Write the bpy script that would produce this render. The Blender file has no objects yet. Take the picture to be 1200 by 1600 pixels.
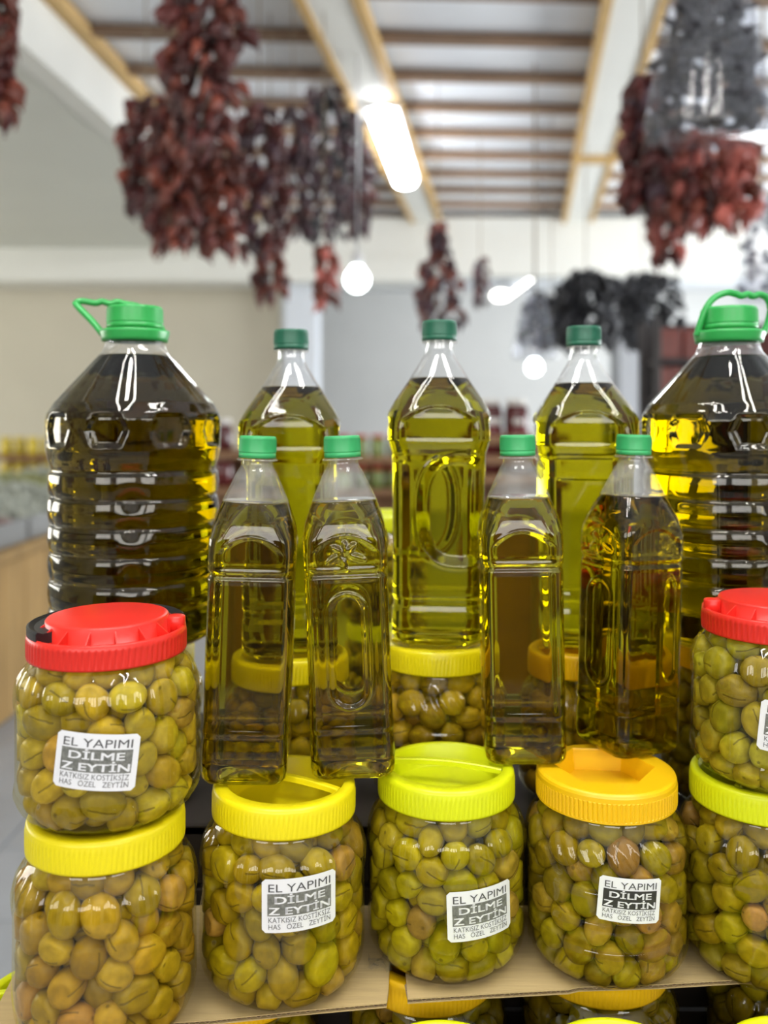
import bpy, bmesh, math, random
import numpy as np
from mathutils import Vector, Matrix, Euler

random.seed(7)
rng = np.random.default_rng(11)
PI = math.pi
scene = bpy.context.scene
COL = scene.collection

# ------------------------------------------------------------------ camera
EYE = 1.35
FPX = 1400.0
PITCH = 0.0            # camera held level; the lens is shifted down so the eye line falls at HZ
HZ = 655.0
cam_data = bpy.data.cameras.new('camera')
cam_data.sensor_fit = 'VERTICAL'
cam_data.sensor_height = 36.0
cam_data.sensor_width = 27.0
cam_data.lens = FPX / 1600.0 * 36.0
cam_data.shift_y = -(800.0 - HZ) / 1600.0
cam_data.clip_start = 0.02
cam_data.clip_end = 100
cam_data.dof.use_dof = True
cam_data.dof.focus_distance = 0.735
cam_data.dof.aperture_fstop = 3.2
cam = bpy.data.objects.new('camera', cam_data)
COL.objects.link(cam)
cam.location = (0, 0, EYE)
cam.rotation_euler = (PI / 2 - PITCH, 0, 0)
scene.camera = cam

# ------------------------------------------------------------------ world, lights, exposure
world = bpy.data.worlds.new('world')
scene.world = world
world.use_nodes = True
bg = world.node_tree.nodes['Background']
bg.inputs[0].default_value = (0.86, 0.93, 1.0, 1)
bg.inputs[1].default_value = 0.55

scene.view_settings.view_transform = 'Standard'
scene.view_settings.look = 'None'
scene.view_settings.gamma = 1.0
scene.view_settings.exposure = 0.0
scene.view_settings.use_curve_mapping = False
scene.cycles.max_bounces = 16
scene.cycles.transmission_bounces = 14
scene.cycles.transparent_max_bounces = 32
scene.cycles.glossy_bounces = 6
scene.cycles.diffuse_bounces = 4
scene.cycles.use_denoising = True
scene.cycles.sample_clamp_indirect = 6.0
scene.cycles.caustics_reflective = False
scene.cycles.caustics_refractive = True
scene.cycles.blur_glossy = 0.3


def area_light(name, loc, target, sx, sy, watts, color):
    l = bpy.data.lights.new(name, 'AREA')
    l.shape = 'RECTANGLE'
    l.size, l.size_y = sx, sy
    l.energy = watts
    l.color = color
    o = bpy.data.objects.new(name, l)
    COL.objects.link(o)
    o.location = loc
    d = Vector(target) - Vector(loc)
    o.rotation_euler = d.to_track_quat('-Z', 'Y').to_euler()
    return o


# daylight entering through the three high bays of the shop front behind the camera
for _x in (-2.3, 0.0, 2.3):
    area_light('shopfront_daylight', (_x, -3.0, 2.30), (_x, 0.0, 1.90), 1.7, 1.1, 40, (1.0, 0.97, 0.93))
# added fill lights along the two side walls, brightening ceiling and background
for _y, _w in ((4.4, 400), (7.4, 280), (11.4, 170)):
    area_light('side_wall_fill', (6.25, _y, 1.75), (0.0, _y, 4.2), 2.8, 2.1, _w, (0.95, 0.98, 1.0))
for _y in (5.2,):
    area_light('side_wall_fill', (-7.05, _y, 1.8), (0.0, _y + 0.5, 3.4), 6.0, 1.5, 210, (1.0, 0.98, 0.93))  # added only to lift the left soffit


# ------------------------------------------------------------------ pixel helpers (photo pixels -> world points)
_c, _s = math.cos(PITCH), math.sin(PITCH)


def ray(u, v):
    X = (u - 600) / FPX
    U = (HZ - v) / FPX
    return np.array([X, _c + U * _s, -_s + U * _c])


def aty(u, v, y):
    r = ray(u, v)
    r = r * y / r[1]
    return Vector((r[0], r[1], r[2] + EYE))


def atz(u, v, z):
    r = ray(u, v)
    r = r * (z - EYE) / r[2]
    return Vector((r[0], r[1], r[2] + EYE))


# ------------------------------------------------------------------ materials
MATS = {}


def new_mat(name):
    m = bpy.data.materials.new(name)
    m.use_nodes = True
    m.node_tree.nodes.clear()
    out = m.node_tree.nodes.new('ShaderNodeOutputMaterial')
    return m, m.node_tree, out


def N(nt, kind, **kw):
    n = nt.nodes.new(kind)
    for k, v in kw.items():
        setattr(n, k, v)
    return n


def plain(name, color, rough=0.5, spec=0.5, var=0.0, scale=20.0, bump=0.0, bscale=60.0, metallic=0.0, sub=0.0,
          emit=None, estr=0.0, stretch=(1, 1, 1), objvar=0.0, alpha=None):
    if name in MATS:
        return MATS[name]
    m, nt, out = new_mat(name)
    b = N(nt, 'ShaderNodeBsdfPrincipled')
    nt.links.new(b.outputs[0], out.inputs[0])
    b.inputs['Base Color'].default_value = (*color, 1)
    b.inputs['Roughness'].default_value = rough
    b.inputs['Specular IOR Level'].default_value = spec
    b.inputs['Metallic'].default_value = metallic
    if sub:
        b.inputs['Subsurface Weight'].default_value = sub
        b.inputs['Subsurface Radius'].default_value = (0.01, 0.01, 0.004)
        b.inputs['Subsurface Scale'].default_value = 0.3
    if emit:
        b.inputs['Emission Color'].default_value = (*emit, 1)
        b.inputs['Emission Strength'].default_value = estr
    tc = N(nt, 'ShaderNodeTexCoord')
    mp = N(nt, 'ShaderNodeMapping')
    mp.inputs['Scale'].default_value = stretch
    nt.links.new(tc.outputs['Object'], mp.inputs[0])
    if var or objvar:
        nz = N(nt, 'ShaderNodeTexNoise')
        nz.inputs['Scale'].default_value = scale
        nz.inputs['Detail'].default_value = 5
        nt.links.new(mp.outputs[0], nz.inputs['Vector'])
        mr = N(nt, 'ShaderNodeMapRange')
        mr.inputs['From Min'].default_value = 0.25
        mr.inputs['From Max'].default_value = 0.75
        mr.inputs['To Min'].default_value = 1 - var
        mr.inputs['To Max'].default_value = 1 + var
        nt.links.new(nz.outputs['Fac'], mr.inputs['Value'])
        val = mr.outputs[0]
        if objvar:
            oi = N(nt, 'ShaderNodeObjectInfo')
            mr2 = N(nt, 'ShaderNodeMapRange')
            mr2.inputs['To Min'].default_value = 1 - objvar
            mr2.inputs['To Max'].default_value = 1 + objvar
            nt.links.new(oi.outputs['Random'], mr2.inputs['Value'])
            mu = N(nt, 'ShaderNodeMath', operation='MULTIPLY')
            nt.links.new(val, mu.inputs[0])
            nt.links.new(mr2.outputs[0], mu.inputs[1])
            val = mu.outputs[0]
        hs = N(nt, 'ShaderNodeHueSaturation')
        hs.inputs['Color'].default_value = (*color, 1)
        nt.links.new(val, hs.inputs['Value'])
        nt.links.new(hs.outputs[0], b.inputs['Base Color'])
    if bump:
        nb = N(nt, 'ShaderNodeTexNoise')
        nb.inputs['Scale'].default_value = bscale
        nb.inputs['Detail'].default_value = 4
        nt.links.new(mp.outputs[0], nb.inputs['Vector'])
        bp = N(nt, 'ShaderNodeBump')
        bp.inputs['Strength'].default_value = bump
        bp.inputs['Distance'].default_value = 0.002
        nt.links.new(nb.outputs['Fac'], bp.inputs['Height'])
        nt.links.new(bp.outputs[0], b.inputs['Normal'])
    MATS[name] = m
    return m


def clear_shell(name, tint, refl=0.035, edge=0.55, rough=0.02, haze=0.0, bump=0.0, power=4.0, hazecol=(0.9, 0.92, 0.9)):
    """thin clear plastic wall: passes light straight through, mirrors more at grazing angles"""
    if name in MATS:
        return MATS[name]
    m, nt, out = new_mat(name)
    tr = N(nt, 'ShaderNodeBsdfTransparent')
    tr.inputs[0].default_value = (*tint, 1)
    gl = N(nt, 'ShaderNodeBsdfGlossy')
    gl.inputs['Color'].default_value = (1, 1, 1, 1)
    gl.inputs['Roughness'].default_value = rough
    lw = N(nt, 'ShaderNodeLayerWeight')
    lw.inputs['Blend'].default_value = 0.5
    pw = N(nt, 'ShaderNodeMath', operation='POWER')
    pw.inputs[1].default_value = power
    nt.links.new(lw.outputs['Facing'], pw.inputs[0])
    mr = N(nt, 'ShaderNodeMapRange')
    mr.inputs['To Min'].default_value = refl
    mr.inputs['To Max'].default_value = edge
    nt.links.new(pw.outputs[0], mr.inputs['Value'])
    mx = N(nt, 'ShaderNodeMixShader')
    nt.links.new(mr.outputs[0], mx.inputs[0])
    last = tr.outputs[0]
    if haze:
        df = N(nt, 'ShaderNodeBsdfDiffuse')
        df.inputs[0].default_value = (*hazecol, 1)
        mh = N(nt, 'ShaderNodeMixShader')
        tc = N(nt, 'ShaderNodeTexCoord')
        nz = N(nt, 'ShaderNodeTexNoise')
        nz.inputs['Scale'].default_value = 45
        nz.inputs['Detail'].default_value = 4
        nt.links.new(tc.outputs['Object'], nz.inputs['Vector'])
        mz = N(nt, 'ShaderNodeMapRange')
        mz.inputs['From Min'].default_value = 0.3
        mz.inputs['From Max'].default_value = 0.75
        mz.inputs['To Min'].default_value = haze * 0.4
        mz.inputs['To Max'].default_value = haze * 1.6
        nt.links.new(nz.outputs['Fac'], mz.inputs['Value'])
        nt.links.new(mz.outputs[0], mh.inputs[0])
        nt.links.new(tr.outputs[0], mh.inputs[1])
        nt.links.new(df.outputs[0], mh.inputs[2])
        last = mh.outputs[0]
    nt.links.new(last, mx.inputs[1])
    nt.links.new(gl.outputs[0], mx.inputs[2])
    if bump:
        tc = N(nt, 'ShaderNodeTexCoord')
        nb = N(nt, 'ShaderNodeTexNoise')
        nb.inputs['Scale'].default_value = 55
        nt.links.new(tc.outputs['Object'], nb.inputs['Vector'])
        bp = N(nt, 'ShaderNodeBump')
        bp.inputs['Strength'].default_value = bump
        bp.inputs['Distance'].default_value = 0.002
        nt.links.new(nb.outputs['Fac'], bp.inputs['Height'])
        nt.links.new(bp.outputs[0], gl.inputs['Normal'])
    nt.links.new(mx.outputs[0], out.inputs[0])
    MATS[name] = m
    return m


def oil_mat(name, sigma, ior=1.46):
    """refracting, absorbing oil; sigma = absorption per metre (r,g,b)"""
    m, nt, out = new_mat(name)
    g = N(nt, 'ShaderNodeBsdfGlass')
    g.inputs['Color'].default_value = (1, 1, 1, 1)
    g.inputs['Roughness'].default_value = 0.0
    g.inputs['IOR'].default_value = ior
    mxs = max(sigma)
    va = N(nt, 'ShaderNodeVolumeAbsorption')
    va.inputs['Color'].default_value = (1 - sigma[0] / mxs, 1 - sigma[1] / mxs, 1 - sigma[2] / mxs, 1)
    va.inputs['Density'].default_value = mxs
    nt.links.new(g.outputs[0], out.inputs['Surface'])
    nt.links.new(va.outputs[0], out.inputs['Volume'])
    return m


def olive_mat():
    m, nt, out = new_mat('cured_olive_skin')
    b = N(nt, 'ShaderNodeBsdfPrincipled')
    nt.links.new(b.outputs[0], out.inputs[0])
    b.inputs['Roughness'].default_value = 0.32
    b.inputs['Specular IOR Level'].default_value = 0.15
    at = N(nt, 'ShaderNodeAttribute', attribute_name='col')
    lp = N(nt, 'ShaderNodeAttribute', attribute_name='lp')
    oi = N(nt, 'ShaderNodeObjectInfo')
    ge = N(nt, 'ShaderNodeNewGeometry')
    ad = N(nt, 'ShaderNodeMath', operation='ADD')
    nt.links.new(oi.outputs['Random'], ad.inputs[0])
    nt.links.new(ge.outputs['Random Per Island'], ad.inputs[1])
    fr = N(nt, 'ShaderNodeMath', operation='FRACT')
    nt.links.new(ad.outputs[0], fr.inputs[0])
    # value / hue variation from olive to olive
    mv = N(nt, 'ShaderNodeMapRange')
    mv.inputs['To Min'].default_value = 0.72
    mv.inputs['To Max'].default_value = 1.28
    nt.links.new(fr.outputs[0], mv.inputs['Value'])
    m7 = N(nt, 'ShaderNodeMath', operation='MULTIPLY')
    m7.inputs[1].default_value = 7.31
    nt.links.new(fr.outputs[0], m7.inputs[0])
    f7 = N(nt, 'ShaderNodeMath', operation='FRACT')
    nt.links.new(m7.outputs[0], f7.inputs[0])
    mh = N(nt, 'ShaderNodeMapRange')
    mh.inputs['To Min'].default_value = 0.488
    mh.inputs['To Max'].default_value = 0.512
    nt.links.new(f7.outputs[0], mh.inputs['Value'])
    # a few brownish-pink olives
    m3 = N(nt, 'ShaderNodeMath', operation='MULTIPLY')
    m3.inputs[1].default_value = 23.7
    nt.links.new(fr.outputs[0], m3.inputs[0])
    f3 = N(nt, 'ShaderNodeMath', operation='FRACT')
    nt.links.new(m3.outputs[0], f3.inputs[0])
    gt = N(nt, 'ShaderNodeMapRange')
    gt.inputs['From Min'].default_value = 0.84
    gt.inputs['From Max'].default_value = 1.0
    gt.inputs['To Max'].default_value = 0.75
    nt.links.new(f3.outputs[0], gt.inputs['Value'])
    mixp = N(nt, 'ShaderNodeMixRGB')
    mixp.inputs[2].default_value = (0.36, 0.17, 0.055, 1)
    nt.links.new(gt.outputs[0], mixp.inputs[0])
    nt.links.new(at.outputs['Color'], mixp.inputs[1])
    hs = N(nt, 'ShaderNodeHueSaturation')
    nt.links.new(mixp.outputs[0], hs.inputs['Color'])
    nt.links.new(mh.outputs[0], hs.inputs['Hue'])
    # mottling
    nz = N(nt, 'ShaderNodeTexNoise')
    nz.inputs['Scale'].default_value = 1.6
    nz.inputs['Detail'].default_value = 6
    vadd = N(nt, 'ShaderNodeVectorMath', operation='ADD')
    comb = N(nt, 'ShaderNodeCombineXYZ')
    sc = N(nt, 'ShaderNodeMath', operation='MULTIPLY')
    sc.inputs[1].default_value = 50
    nt.links.new(fr.outputs[0], sc.inputs[0])
    for i in range(3):
        nt.links.new(sc.outputs[0], comb.inputs[i])
    nt.links.new(lp.outputs['Vector'], vadd.inputs[0])
    nt.links.new(comb.outputs[0], vadd.inputs[1])
    nt.links.new(vadd.outputs[0], nz.inputs['Vector'])
    mm = N(nt, 'ShaderNodeMapRange')
    mm.inputs['From Min'].default_value = 0.3
    mm.inputs['From Max'].default_value = 0.7
    mm.inputs['To Min'].default_value = 0.74
    mm.inputs['To Max'].default_value = 1.18
    nt.links.new(nz.outputs['Fac'], mm.inputs['Value'])
    mu = N(nt, 'ShaderNodeMath', operation='MULTIPLY')
    nt.links.new(mv.outputs[0], mu.inputs[0])
    nt.links.new(mm.outputs[0], mu.inputs[1])
    nt.links.new(mu.outputs[0], hs.inputs['Value'])
    # the knife slits of cracked olives, and the dark stem dimple
    sx = N(nt, 'ShaderNodeSeparateXYZ')
    nt.links.new(lp.outputs['Vector'], sx.inputs[0])
    nz2 = N(nt, 'ShaderNodeTexNoise')
    nz2.inputs['Scale'].default_value = 2.5
    nt.links.new(vadd.outputs[0], nz2.inputs['Vector'])
    wob = N(nt, 'ShaderNodeMath', operation='MULTIPLY_ADD')
    wob.inputs[1].default_value = 0.16
    wob.inputs[2].default_value = -0.08
    nt.links.new(nz2.outputs['Fac'], wob.inputs[0])
    xs = N(nt, 'ShaderNodeMath', operation='ADD')
    nt.links.new(sx.outputs[0], xs.inputs[0])
    nt.links.new(wob.outputs[0], xs.inputs[1])
    ab = N(nt, 'ShaderNodeMath', operation='ABSOLUTE')
    nt.links.new(xs.outputs[0], ab.inputs[0])
    lt = N(nt, 'ShaderNodeMapRange')
    lt.inputs['From Min'].default_value = 0.03
    lt.inputs['From Max'].default_value = 0.075
    lt.inputs['To Min'].default_value = 1.0
    lt.inputs['To Max'].default_value = 0.0
    nt.links.new(ab.outputs[0], lt.inputs['Value'])
    az = N(nt, 'ShaderNodeMath', operation='ABSOLUTE')
    nt.links.new(sx.outputs[2], az.inputs[0])
    lz = N(nt, 'ShaderNodeMath', operation='LESS_THAN')
    lz.inputs[1].default_value = 0.62
    nt.links.new(az.outputs[0], lz.inputs[0])
    sl = N(nt, 'ShaderNodeMath', operation='MULTIPLY')
    nt.links.new(lt.outputs[0], sl.inputs[0])
    nt.links.new(lz.outputs[0], sl.inputs[1])
    st = N(nt, 'ShaderNodeMapRange')
    st.inputs['From Min'].default_value = 0.975
    st.inputs['From Max'].default_value = 0.99
    nt.links.new(sx.outputs[2], st.inputs['Value'])
    mxx = N(nt, 'ShaderNodeMath', operation='MAXIMUM')
    nt.links.new(sl.outputs[0], mxx.inputs[0])
    nt.links.new(st.outputs[0], mxx.inputs[1])
    m6 = N(nt, 'ShaderNodeMath', operation='MULTIPLY')
    m6.inputs[1].default_value = 0.6
    nt.links.new(mxx.outputs[0], m6.inputs[0])
    mixs = N(nt, 'ShaderNodeMixRGB')
    mixs.inputs[2].default_value = (0.07, 0.045, 0.008, 1)
    nt.links.new(m6.outputs[0], mixs.inputs[0])
    nt.links.new(hs.outputs[0], mixs.inputs[1])
    nt.links.new(mixs.outputs[0], b.inputs['Base Color'])
    bp = N(nt, 'ShaderNodeBump')
    bp.inputs['Strength'].default_value = 0.4
    bp.inputs['Distance'].default_value = 0.001
    inv = N(nt, 'ShaderNodeMath', operation='SUBTRACT')
    nt.links.new(mm.outputs[0], inv.inputs[0])
    nt.links.new(mxx.outputs[0], inv.inputs[1])
    nt.links.new(inv.outputs[0], bp.inputs['Height'])
    nt.links.new(bp.outputs[0], b.inputs['Normal'])
    return m


M_OLIVE = olive_mat()
M_JAR = clear_shell('clear_jar_plastic', (0.965, 0.95, 0.80), refl=0.045, edge=0.40, rough=0.025, bump=0.05, power=3.5)
M_PET = clear_shell('clear_bottle_plastic', (0.98, 0.98, 0.96), refl=0.008, edge=0.45, rough=0.02, bump=0.03)
M_PET_MISTED = clear_shell('misted_bottle_plastic', (0.93, 0.93, 0.9), refl=0.05, edge=0.5, rough=0.08, haze=0.17, hazecol=(0.8, 0.8, 0.78))
M_OIL_SMALL = oil_mat('olive_oil_amber', (8.5, 10.6, 66.0))
M_OIL_MID = oil_mat('olive_oil_green_gold', (8.6, 10.2, 64.0))
M_OIL_DARK = oil_mat('olive_oil_dark', (14.5, 17.5, 75.0))
M_OIL_BIG = oil_mat('olive_oil_big', (14.5, 17.2, 68.0))
M_CAP_G = plain('green_cap_plastic', (0.045, 0.40, 0.13), rough=0.38, sub=0.0)
M_CAP_GD = plain('deep_green_cap_plastic', (0.02, 0.13, 0.075), rough=0.4)
M_CAP_G2 = plain('bright_green_handle_plastic', (0.03, 0.36, 0.075), rough=0.33)
M_YEL = plain('yellow_lid_plastic', (0.83, 0.70, 0.005), rough=0.36, var=0.02)
M_LIME = plain('lime_yellow_lid_plastic', (0.68, 0.74, 0.005), rough=0.36, var=0.02)
M_ORA = plain('orange_yellow_lid_plastic', (0.88, 0.52, 0.005), rough=0.36, var=0.02)
M_RED = plain('red_lid_plastic', (0.72, 0.025, 0.015), rough=0.34, var=0.03)
M_BLACK = plain('black_handle_plastic', (0.012, 0.012, 0.013), rough=0.35)
M_LABEL = plain('white_label_paper', (0.84, 0.85, 0.88), rough=0.42)
M_INK = plain('grey_label_ink', (0.085, 0.085, 0.09), rough=0.6)
M_INKBOX = plain('worn_label_ink', (0.17, 0.175, 0.16), rough=0.6, var=0.45, scale=420)
M_INKDARK = plain('dark_label_ink', (0.03, 0.03, 0.028), rough=0.6, var=0.2, scale=300)
M_CARD = plain('cardboard_kraft', (0.50, 0.37, 0.17), rough=0.85, var=0.10, scale=14, stretch=(1, 12, 1), bump=0.15, bscale=40)
M_CARDCUT = plain('cardboard_flute', (0.34, 0.24, 0.13), rough=0.9, var=0.15, scale=80)


# ------------------------------------------------------------------ mesh helpers
def mesh_from(name, verts, faces, smooth=True, mat=None):
    me = bpy.data.meshes.new(name)
    me.from_pydata([tuple(v) for v in verts], [], [tuple(int(i) for i in f) for f in faces])
    if smooth:
        me.polygons.foreach_set('use_smooth', [True] * len(me.polygons))
    if mat:
        me.materials.append(mat)
    me.update()
    return me


def link(name, me, parent=None, loc=(0, 0, 0), rot=(0, 0, 0)):
    o = bpy.data.objects.new(name, me)
    COL.objects.link(o)
    o.location = loc
    o.rotation_euler = rot
    if parent:
        o.parent = parent
    return o


def tag(o, label, cat, group=None, kind=None):
    o['label'] = label
    if cat:
        o['category'] = cat
    if group:
        o['group'] = group
    if kind:
        o['kind'] = kind
    return o


def thing(name, label, cat, loc=(0, 0, 0), rot=(0, 0, 0), group=None):
    o = bpy.data.objects.new(name, None)
    COL.objects.link(o)
    o.empty_display_size = 0.02
    o.location = loc
    o.rotation_euler = rot
    return tag(o, label, cat, group)


def structure(name, me, loc=(0, 0, 0), rot=(0, 0, 0), label=None):
    o = link(name, me, None, loc, rot)
    o['kind'] = 'structure'
    if label:
        o['label'] = label
    return o


def loft(rings, cap0=False, cap1=False):
    n = len(rings[0])
    V = np.concatenate(rings)
    F = []
    for i in range(len(rings) - 1):
        a, b = i * n, (i + 1) * n
        for j in range(n):
            k = (j + 1) % n
            F.append((a + j, a + k, b + k, b + j))
    if cap0:
        F.append(tuple(range(n - 1, -1, -1)))
    if cap1:
        b = (len(rings) - 1) * n
        F.append(tuple(b + j for j in range(n)))
    return V, F


def lathe(profile, n=64, ribs=None, cap0=False, cap1=False):
    """profile: list of (r, z) ; ribs: dict row->(count, amplitude)"""
    th = np.arange(n) * 2 * PI / n
    rings = []
    for i, (r, z) in enumerate(profile):
        rr = np.full(n, r)
        if ribs and i in ribs:
            cnt, amp = ribs[i]
            rr = rr + amp * np.sign(np.sin(cnt * th + 0.3))
        rings.append(np.stack([rr * np.cos(th), rr * np.sin(th), np.full(n, z)], 1))
    return loft(rings, cap0, cap1)


def box(cx, cy, cz, sx, sy, sz):
    x, y, z = sx / 2, sy / 2, sz / 2
    V = [(cx + a * x, cy + b * y, cz + c * z) for a in (-1, 1) for b in (-1, 1) for c in (-1, 1)]
    F = [(0, 1, 3, 2), (4, 6, 7, 5), (0, 4, 5, 1), (2, 3, 7, 6), (0, 2, 6, 4), (1, 5, 7, 3)]
    return V, F


def bevel_box(cx, cy, cz, sx, sy, sz, b=0.004):
    bm = bmesh.new()
    V, F = box(cx, cy, cz, sx, sy, sz)
    vs = [bm.verts.new(v) for v in V]
    for f in F:
        bm.faces.new([vs[i] for i in f])
    bmesh.ops.bevel(bm, geom=bm.edges[:], offset=b, segments=1, affect='EDGES')
    bm.verts.index_update()
    V = [tuple(v.co) for v in bm.verts]
    F = [tuple(v.index for v in f.verts) for f in bm.faces]
    bm.free()
    return V, F


def merge(*parts):
    V, F = [], []
    for v, f in parts:
        o = len(V)
        V.extend([tuple(p) for p in v])
        F.extend([tuple(i + o for i in q) for q in f])
    return V, F


def tube(points, radius, n=8, flat=1.0, up=(0, 0, 1), cap=True):
    """sweep an n-gon along points; flat<1 flattens it in the 'up-ish' direction"""
    P = [Vector(p) for p in points]
    rings = []
    R = radius if hasattr(radius, '__len__') else [radius] * len(P)
    for i, p in enumerate(P):
        a = P[max(i - 1, 0)]
        b = P[min(i + 1, len(P) - 1)]
        t = (b - a).normalized()
        u = Vector(up)
        s = t.cross(u)
        if s.length < 1e-4:
            s = t.cross(Vector((1, 0, 0)))
        s.normalize()
        w = s.cross(t).normalized()
        rings.append(np.array([p + s * math.cos(k * 2 * PI / n) * R[i] + w * math.sin(k * 2 * PI / n) * R[i] * flat for k in range(n)]))
    return loft(rings, cap, cap)


def beam_between(A, B, w, h):
    """box beam from A to B (centre line), width w horizontally, height h"""
    A, B = Vector(A), Vector(B)
    t = (B - A).normalized()
    s = t.cross(Vector((0, 0, 1))).normalized() * (w / 2)
    u = s.cross(t).normalized() * (h / 2)
    V = []
    for p in (A, B):
        V += [p - s - u, p + s - u, p + s + u, p - s + u]
    F = [(0, 1, 2, 3), (7, 6, 5, 4), (0, 4, 5, 1), (1, 5, 6, 2), (2, 6, 7, 3), (3, 7, 4, 0)]
    return [tuple(v) for v in V], F


def interp(keys, x):
    xs = [k[0] for k in keys]
    ys = [k[1] for k in keys]
    return np.interp(x, xs, ys)


def smoothstep(a, b, x):
    t = np.clip((x - a) / (b - a), 0, 1)
    return t * t * (3 - 2 * t)


# ================================================================== THE ROOM
ZC = EYE + 1.95          # ceiling
M_WALL_L = plain('cream_wall_paint', (0.60, 0.56, 0.45), rough=0.8, var=0.03, scale=2)
M_WALL_B = plain('grey_white_wall_paint', (0.76, 0.76, 0.74), rough=0.8, var=0.03, scale=2)
M_SOFFIT = plain('grey_soffit_paint', (0.68, 0.69, 0.63), rough=0.8, var=0.02, scale=2)
M_WHITE = plain('white_beam_paint', (0.80, 0.80, 0.75), rough=0.7, var=0.02, scale=3)
M_PANEL = plain('white_ceiling_panel', (0.86, 0.89, 0.93), rough=0.6, var=0.05, scale=1.5)
M_SLAT = plain('brown_ceiling_batten', (0.27, 0.17, 0.105), rough=0.7, var=0.15, scale=4, objvar=0.25)
M_TAN = plain('tan_timber_edge', (0.55, 0.36, 0.14), rough=0.6, var=0.12, scale=5)
M_FLOOR = plain('floor_screed', (0.36, 0.37, 0.38), rough=0.8)
M_TILE = plain('grey_floor_tile', (0.36, 0.38, 0.41), rough=0.35, var=0.06, scale=5, objvar=0.05)
M_WOOD = plain('counter_pine_board', (0.40, 0.25, 0.09), rough=0.65, var=0.18, scale=6, stretch=(3, 3, 0.5), objvar=0.18)
M_WOOD_D = plain('dark_shelf_wood', (0.25, 0.13, 0.06), rough=0.6, var=0.15, scale=6, objvar=0.1)

structure('floor', mesh_from('floor', *box(0, 5.5, -0.03, 16, 20, 0.05), smooth=False, mat=M_FLOOR))
floor = bpy.data.objects['floor']
tile_me = mesh_from('floor_tile', *bevel_box(0, 0, 0, 0.394, 0.394, 0.012, 0.003), smooth=False, mat=M_TILE)
for ix in range(5):
    for iy in range(8):
        t = link('floor_tile', tile_me, floor, (-2.2 + ix * 0.4, 1.0 + iy * 0.4, 0.001))
structure('ceiling', mesh_from('ceiling', *box(0, 5.5, ZC + 0.09, 16, 20, 0.06), smooth=False, mat=M_PANEL))
ceiling = bpy.data.objects['ceiling']
structure('wall_back', mesh_from('wall_back', *box(0.5, 14.0, ZC / 2, 17, 0.1, ZC + 0.1), smooth=False, mat=M_WALL_B))
structure('wall_left', mesh_from('wall_left', *box(-7.2, 5.4, ZC / 2, 0.1, 17.4, ZC + 0.1), smooth=False, mat=M_WALL_L))
structure('wall_right', mesh_from('wall_right', *box(6.4, 5.4, ZC / 2, 0.1, 17.4, ZC + 0.1), smooth=False, mat=M_WALL_B))
# shop front behind the viewer: piers and a header round three open bays
for _k, _x in enumerate((-5.2, -1.15, 1.15, 4.85)):
    _w = (4.1, 0.55, 0.55, 3.4)[_k]
    structure('wall_front', mesh_from('wall_front', *box(_x, -3.15, ZC / 2, _w, 0.2, ZC + 0.1), smooth=False, mat=M_WALL_B))
structure('wall_front_header', mesh_from('wall_front_header', *box(0, -3.15, 3.1, 7.0, 0.2, 0.45), smooth=False, mat=M_WALL_B))
M_FRONT_BLOCK = plain('reflection_block_brown', (0.10, 0.075, 0.055), rough=0.7)
structure('wall_front_block', mesh_from('wall_front_block', *box(0, -3.15, 0.85, 7.0, 0.2, 1.7), smooth=False, mat=M_FRONT_BLOCK))  # unseen; made high and dark to keep bright reflections off the bottle faces
# the left bay's own back wall, with a white column at its end
structure('wall_left_bay', mesh_from('wall_left_bay', *box(-4.15, 9.1, ZC / 2, 6.2, 0.12, ZC + 0.1), smooth=False, mat=M_WALL_L))
# left bay soffit (lower plastered ceiling) and its edge beam
ZS = EYE + 1.62
A0, A1 = atz(60, 0, ZC), atz(205, 150, ZC)
bdir = (A1 - A0).normalized()


def along(p, y):
    return p + bdir * ((y - p.y) / bdir.y)


pa, pb = along(A0, -1.0), along(A0, 8.5)
V = [(-7.15, -1.0, ZS), (pa.x - 0.06, -1.0, ZS), (pb.x - 0.06, 8.5, ZS), (-7.15, 8.5, ZS)]
V += [(v[0], v[1], ZS + 0.05) for v in V]
F = [(0, 1, 2, 3), (7, 6, 5, 4), (0, 4, 5, 1), (1, 5, 6, 2), (2, 6, 7, 3), (3, 7, 4, 0)]
structure('ceiling_left_bay', mesh_from('ceiling_left_bay', V, F, smooth=False, mat=M_SOFFIT))
structure('trim_1', mesh_from('trim_1', *beam_between((pa.x, pa.y, (ZS + ZC) / 2 + 0.03), (pb.x, pb.y, (ZS + ZC) / 2 + 0.03), 0.13, ZC - ZS + 0.06), smooth=False, mat=M_WHITE))
structure('trim_2', mesh_from('trim_2', *beam_between((pa.x + 0.10, pa.y, ZC - 0.02), (pb.x + 0.10, pb.y, ZC - 0.02), 0.06, 0.07), smooth=False, mat=M_TAN))
# cross beam at the end of the slatted bay
structure('trim_3', mesh_from('trim_3', *box(-0.4, 8.62, EYE + 1.64, 13.2, 0.25, 0.55), smooth=False, mat=M_WHITE))
structure('trim_4', mesh_from('trim_4', *box(-3.1, 8.72, EYE + 1.42, 7.0, 0.5, 0.22), smooth=False, mat=M_WHITE))
# white column
c0 = aty(466, 560, 8.45)
structure('trim_5', mesh_from('trim_5', *bevel_box(c0.x, 8.9, ZC / 2 - 0.02, 0.34, 0.34, ZC - 0.3, 0.02), smooth=False, mat=plain('blue_white_column_paint', (0.70, 0.74, 0.80), rough=0.6)))
c1 = aty(985, 600, 9.0)
structure('trim_6', mesh_from('trim_6', *bevel_box(c1.x, 9.0, ZC / 2 - 0.02, 0.34, 0.34, ZC - 0.3, 0.02), smooth=False, mat=plain('grey_column_paint', (0.33, 0.34, 0.36), rough=0.6)))

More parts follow.
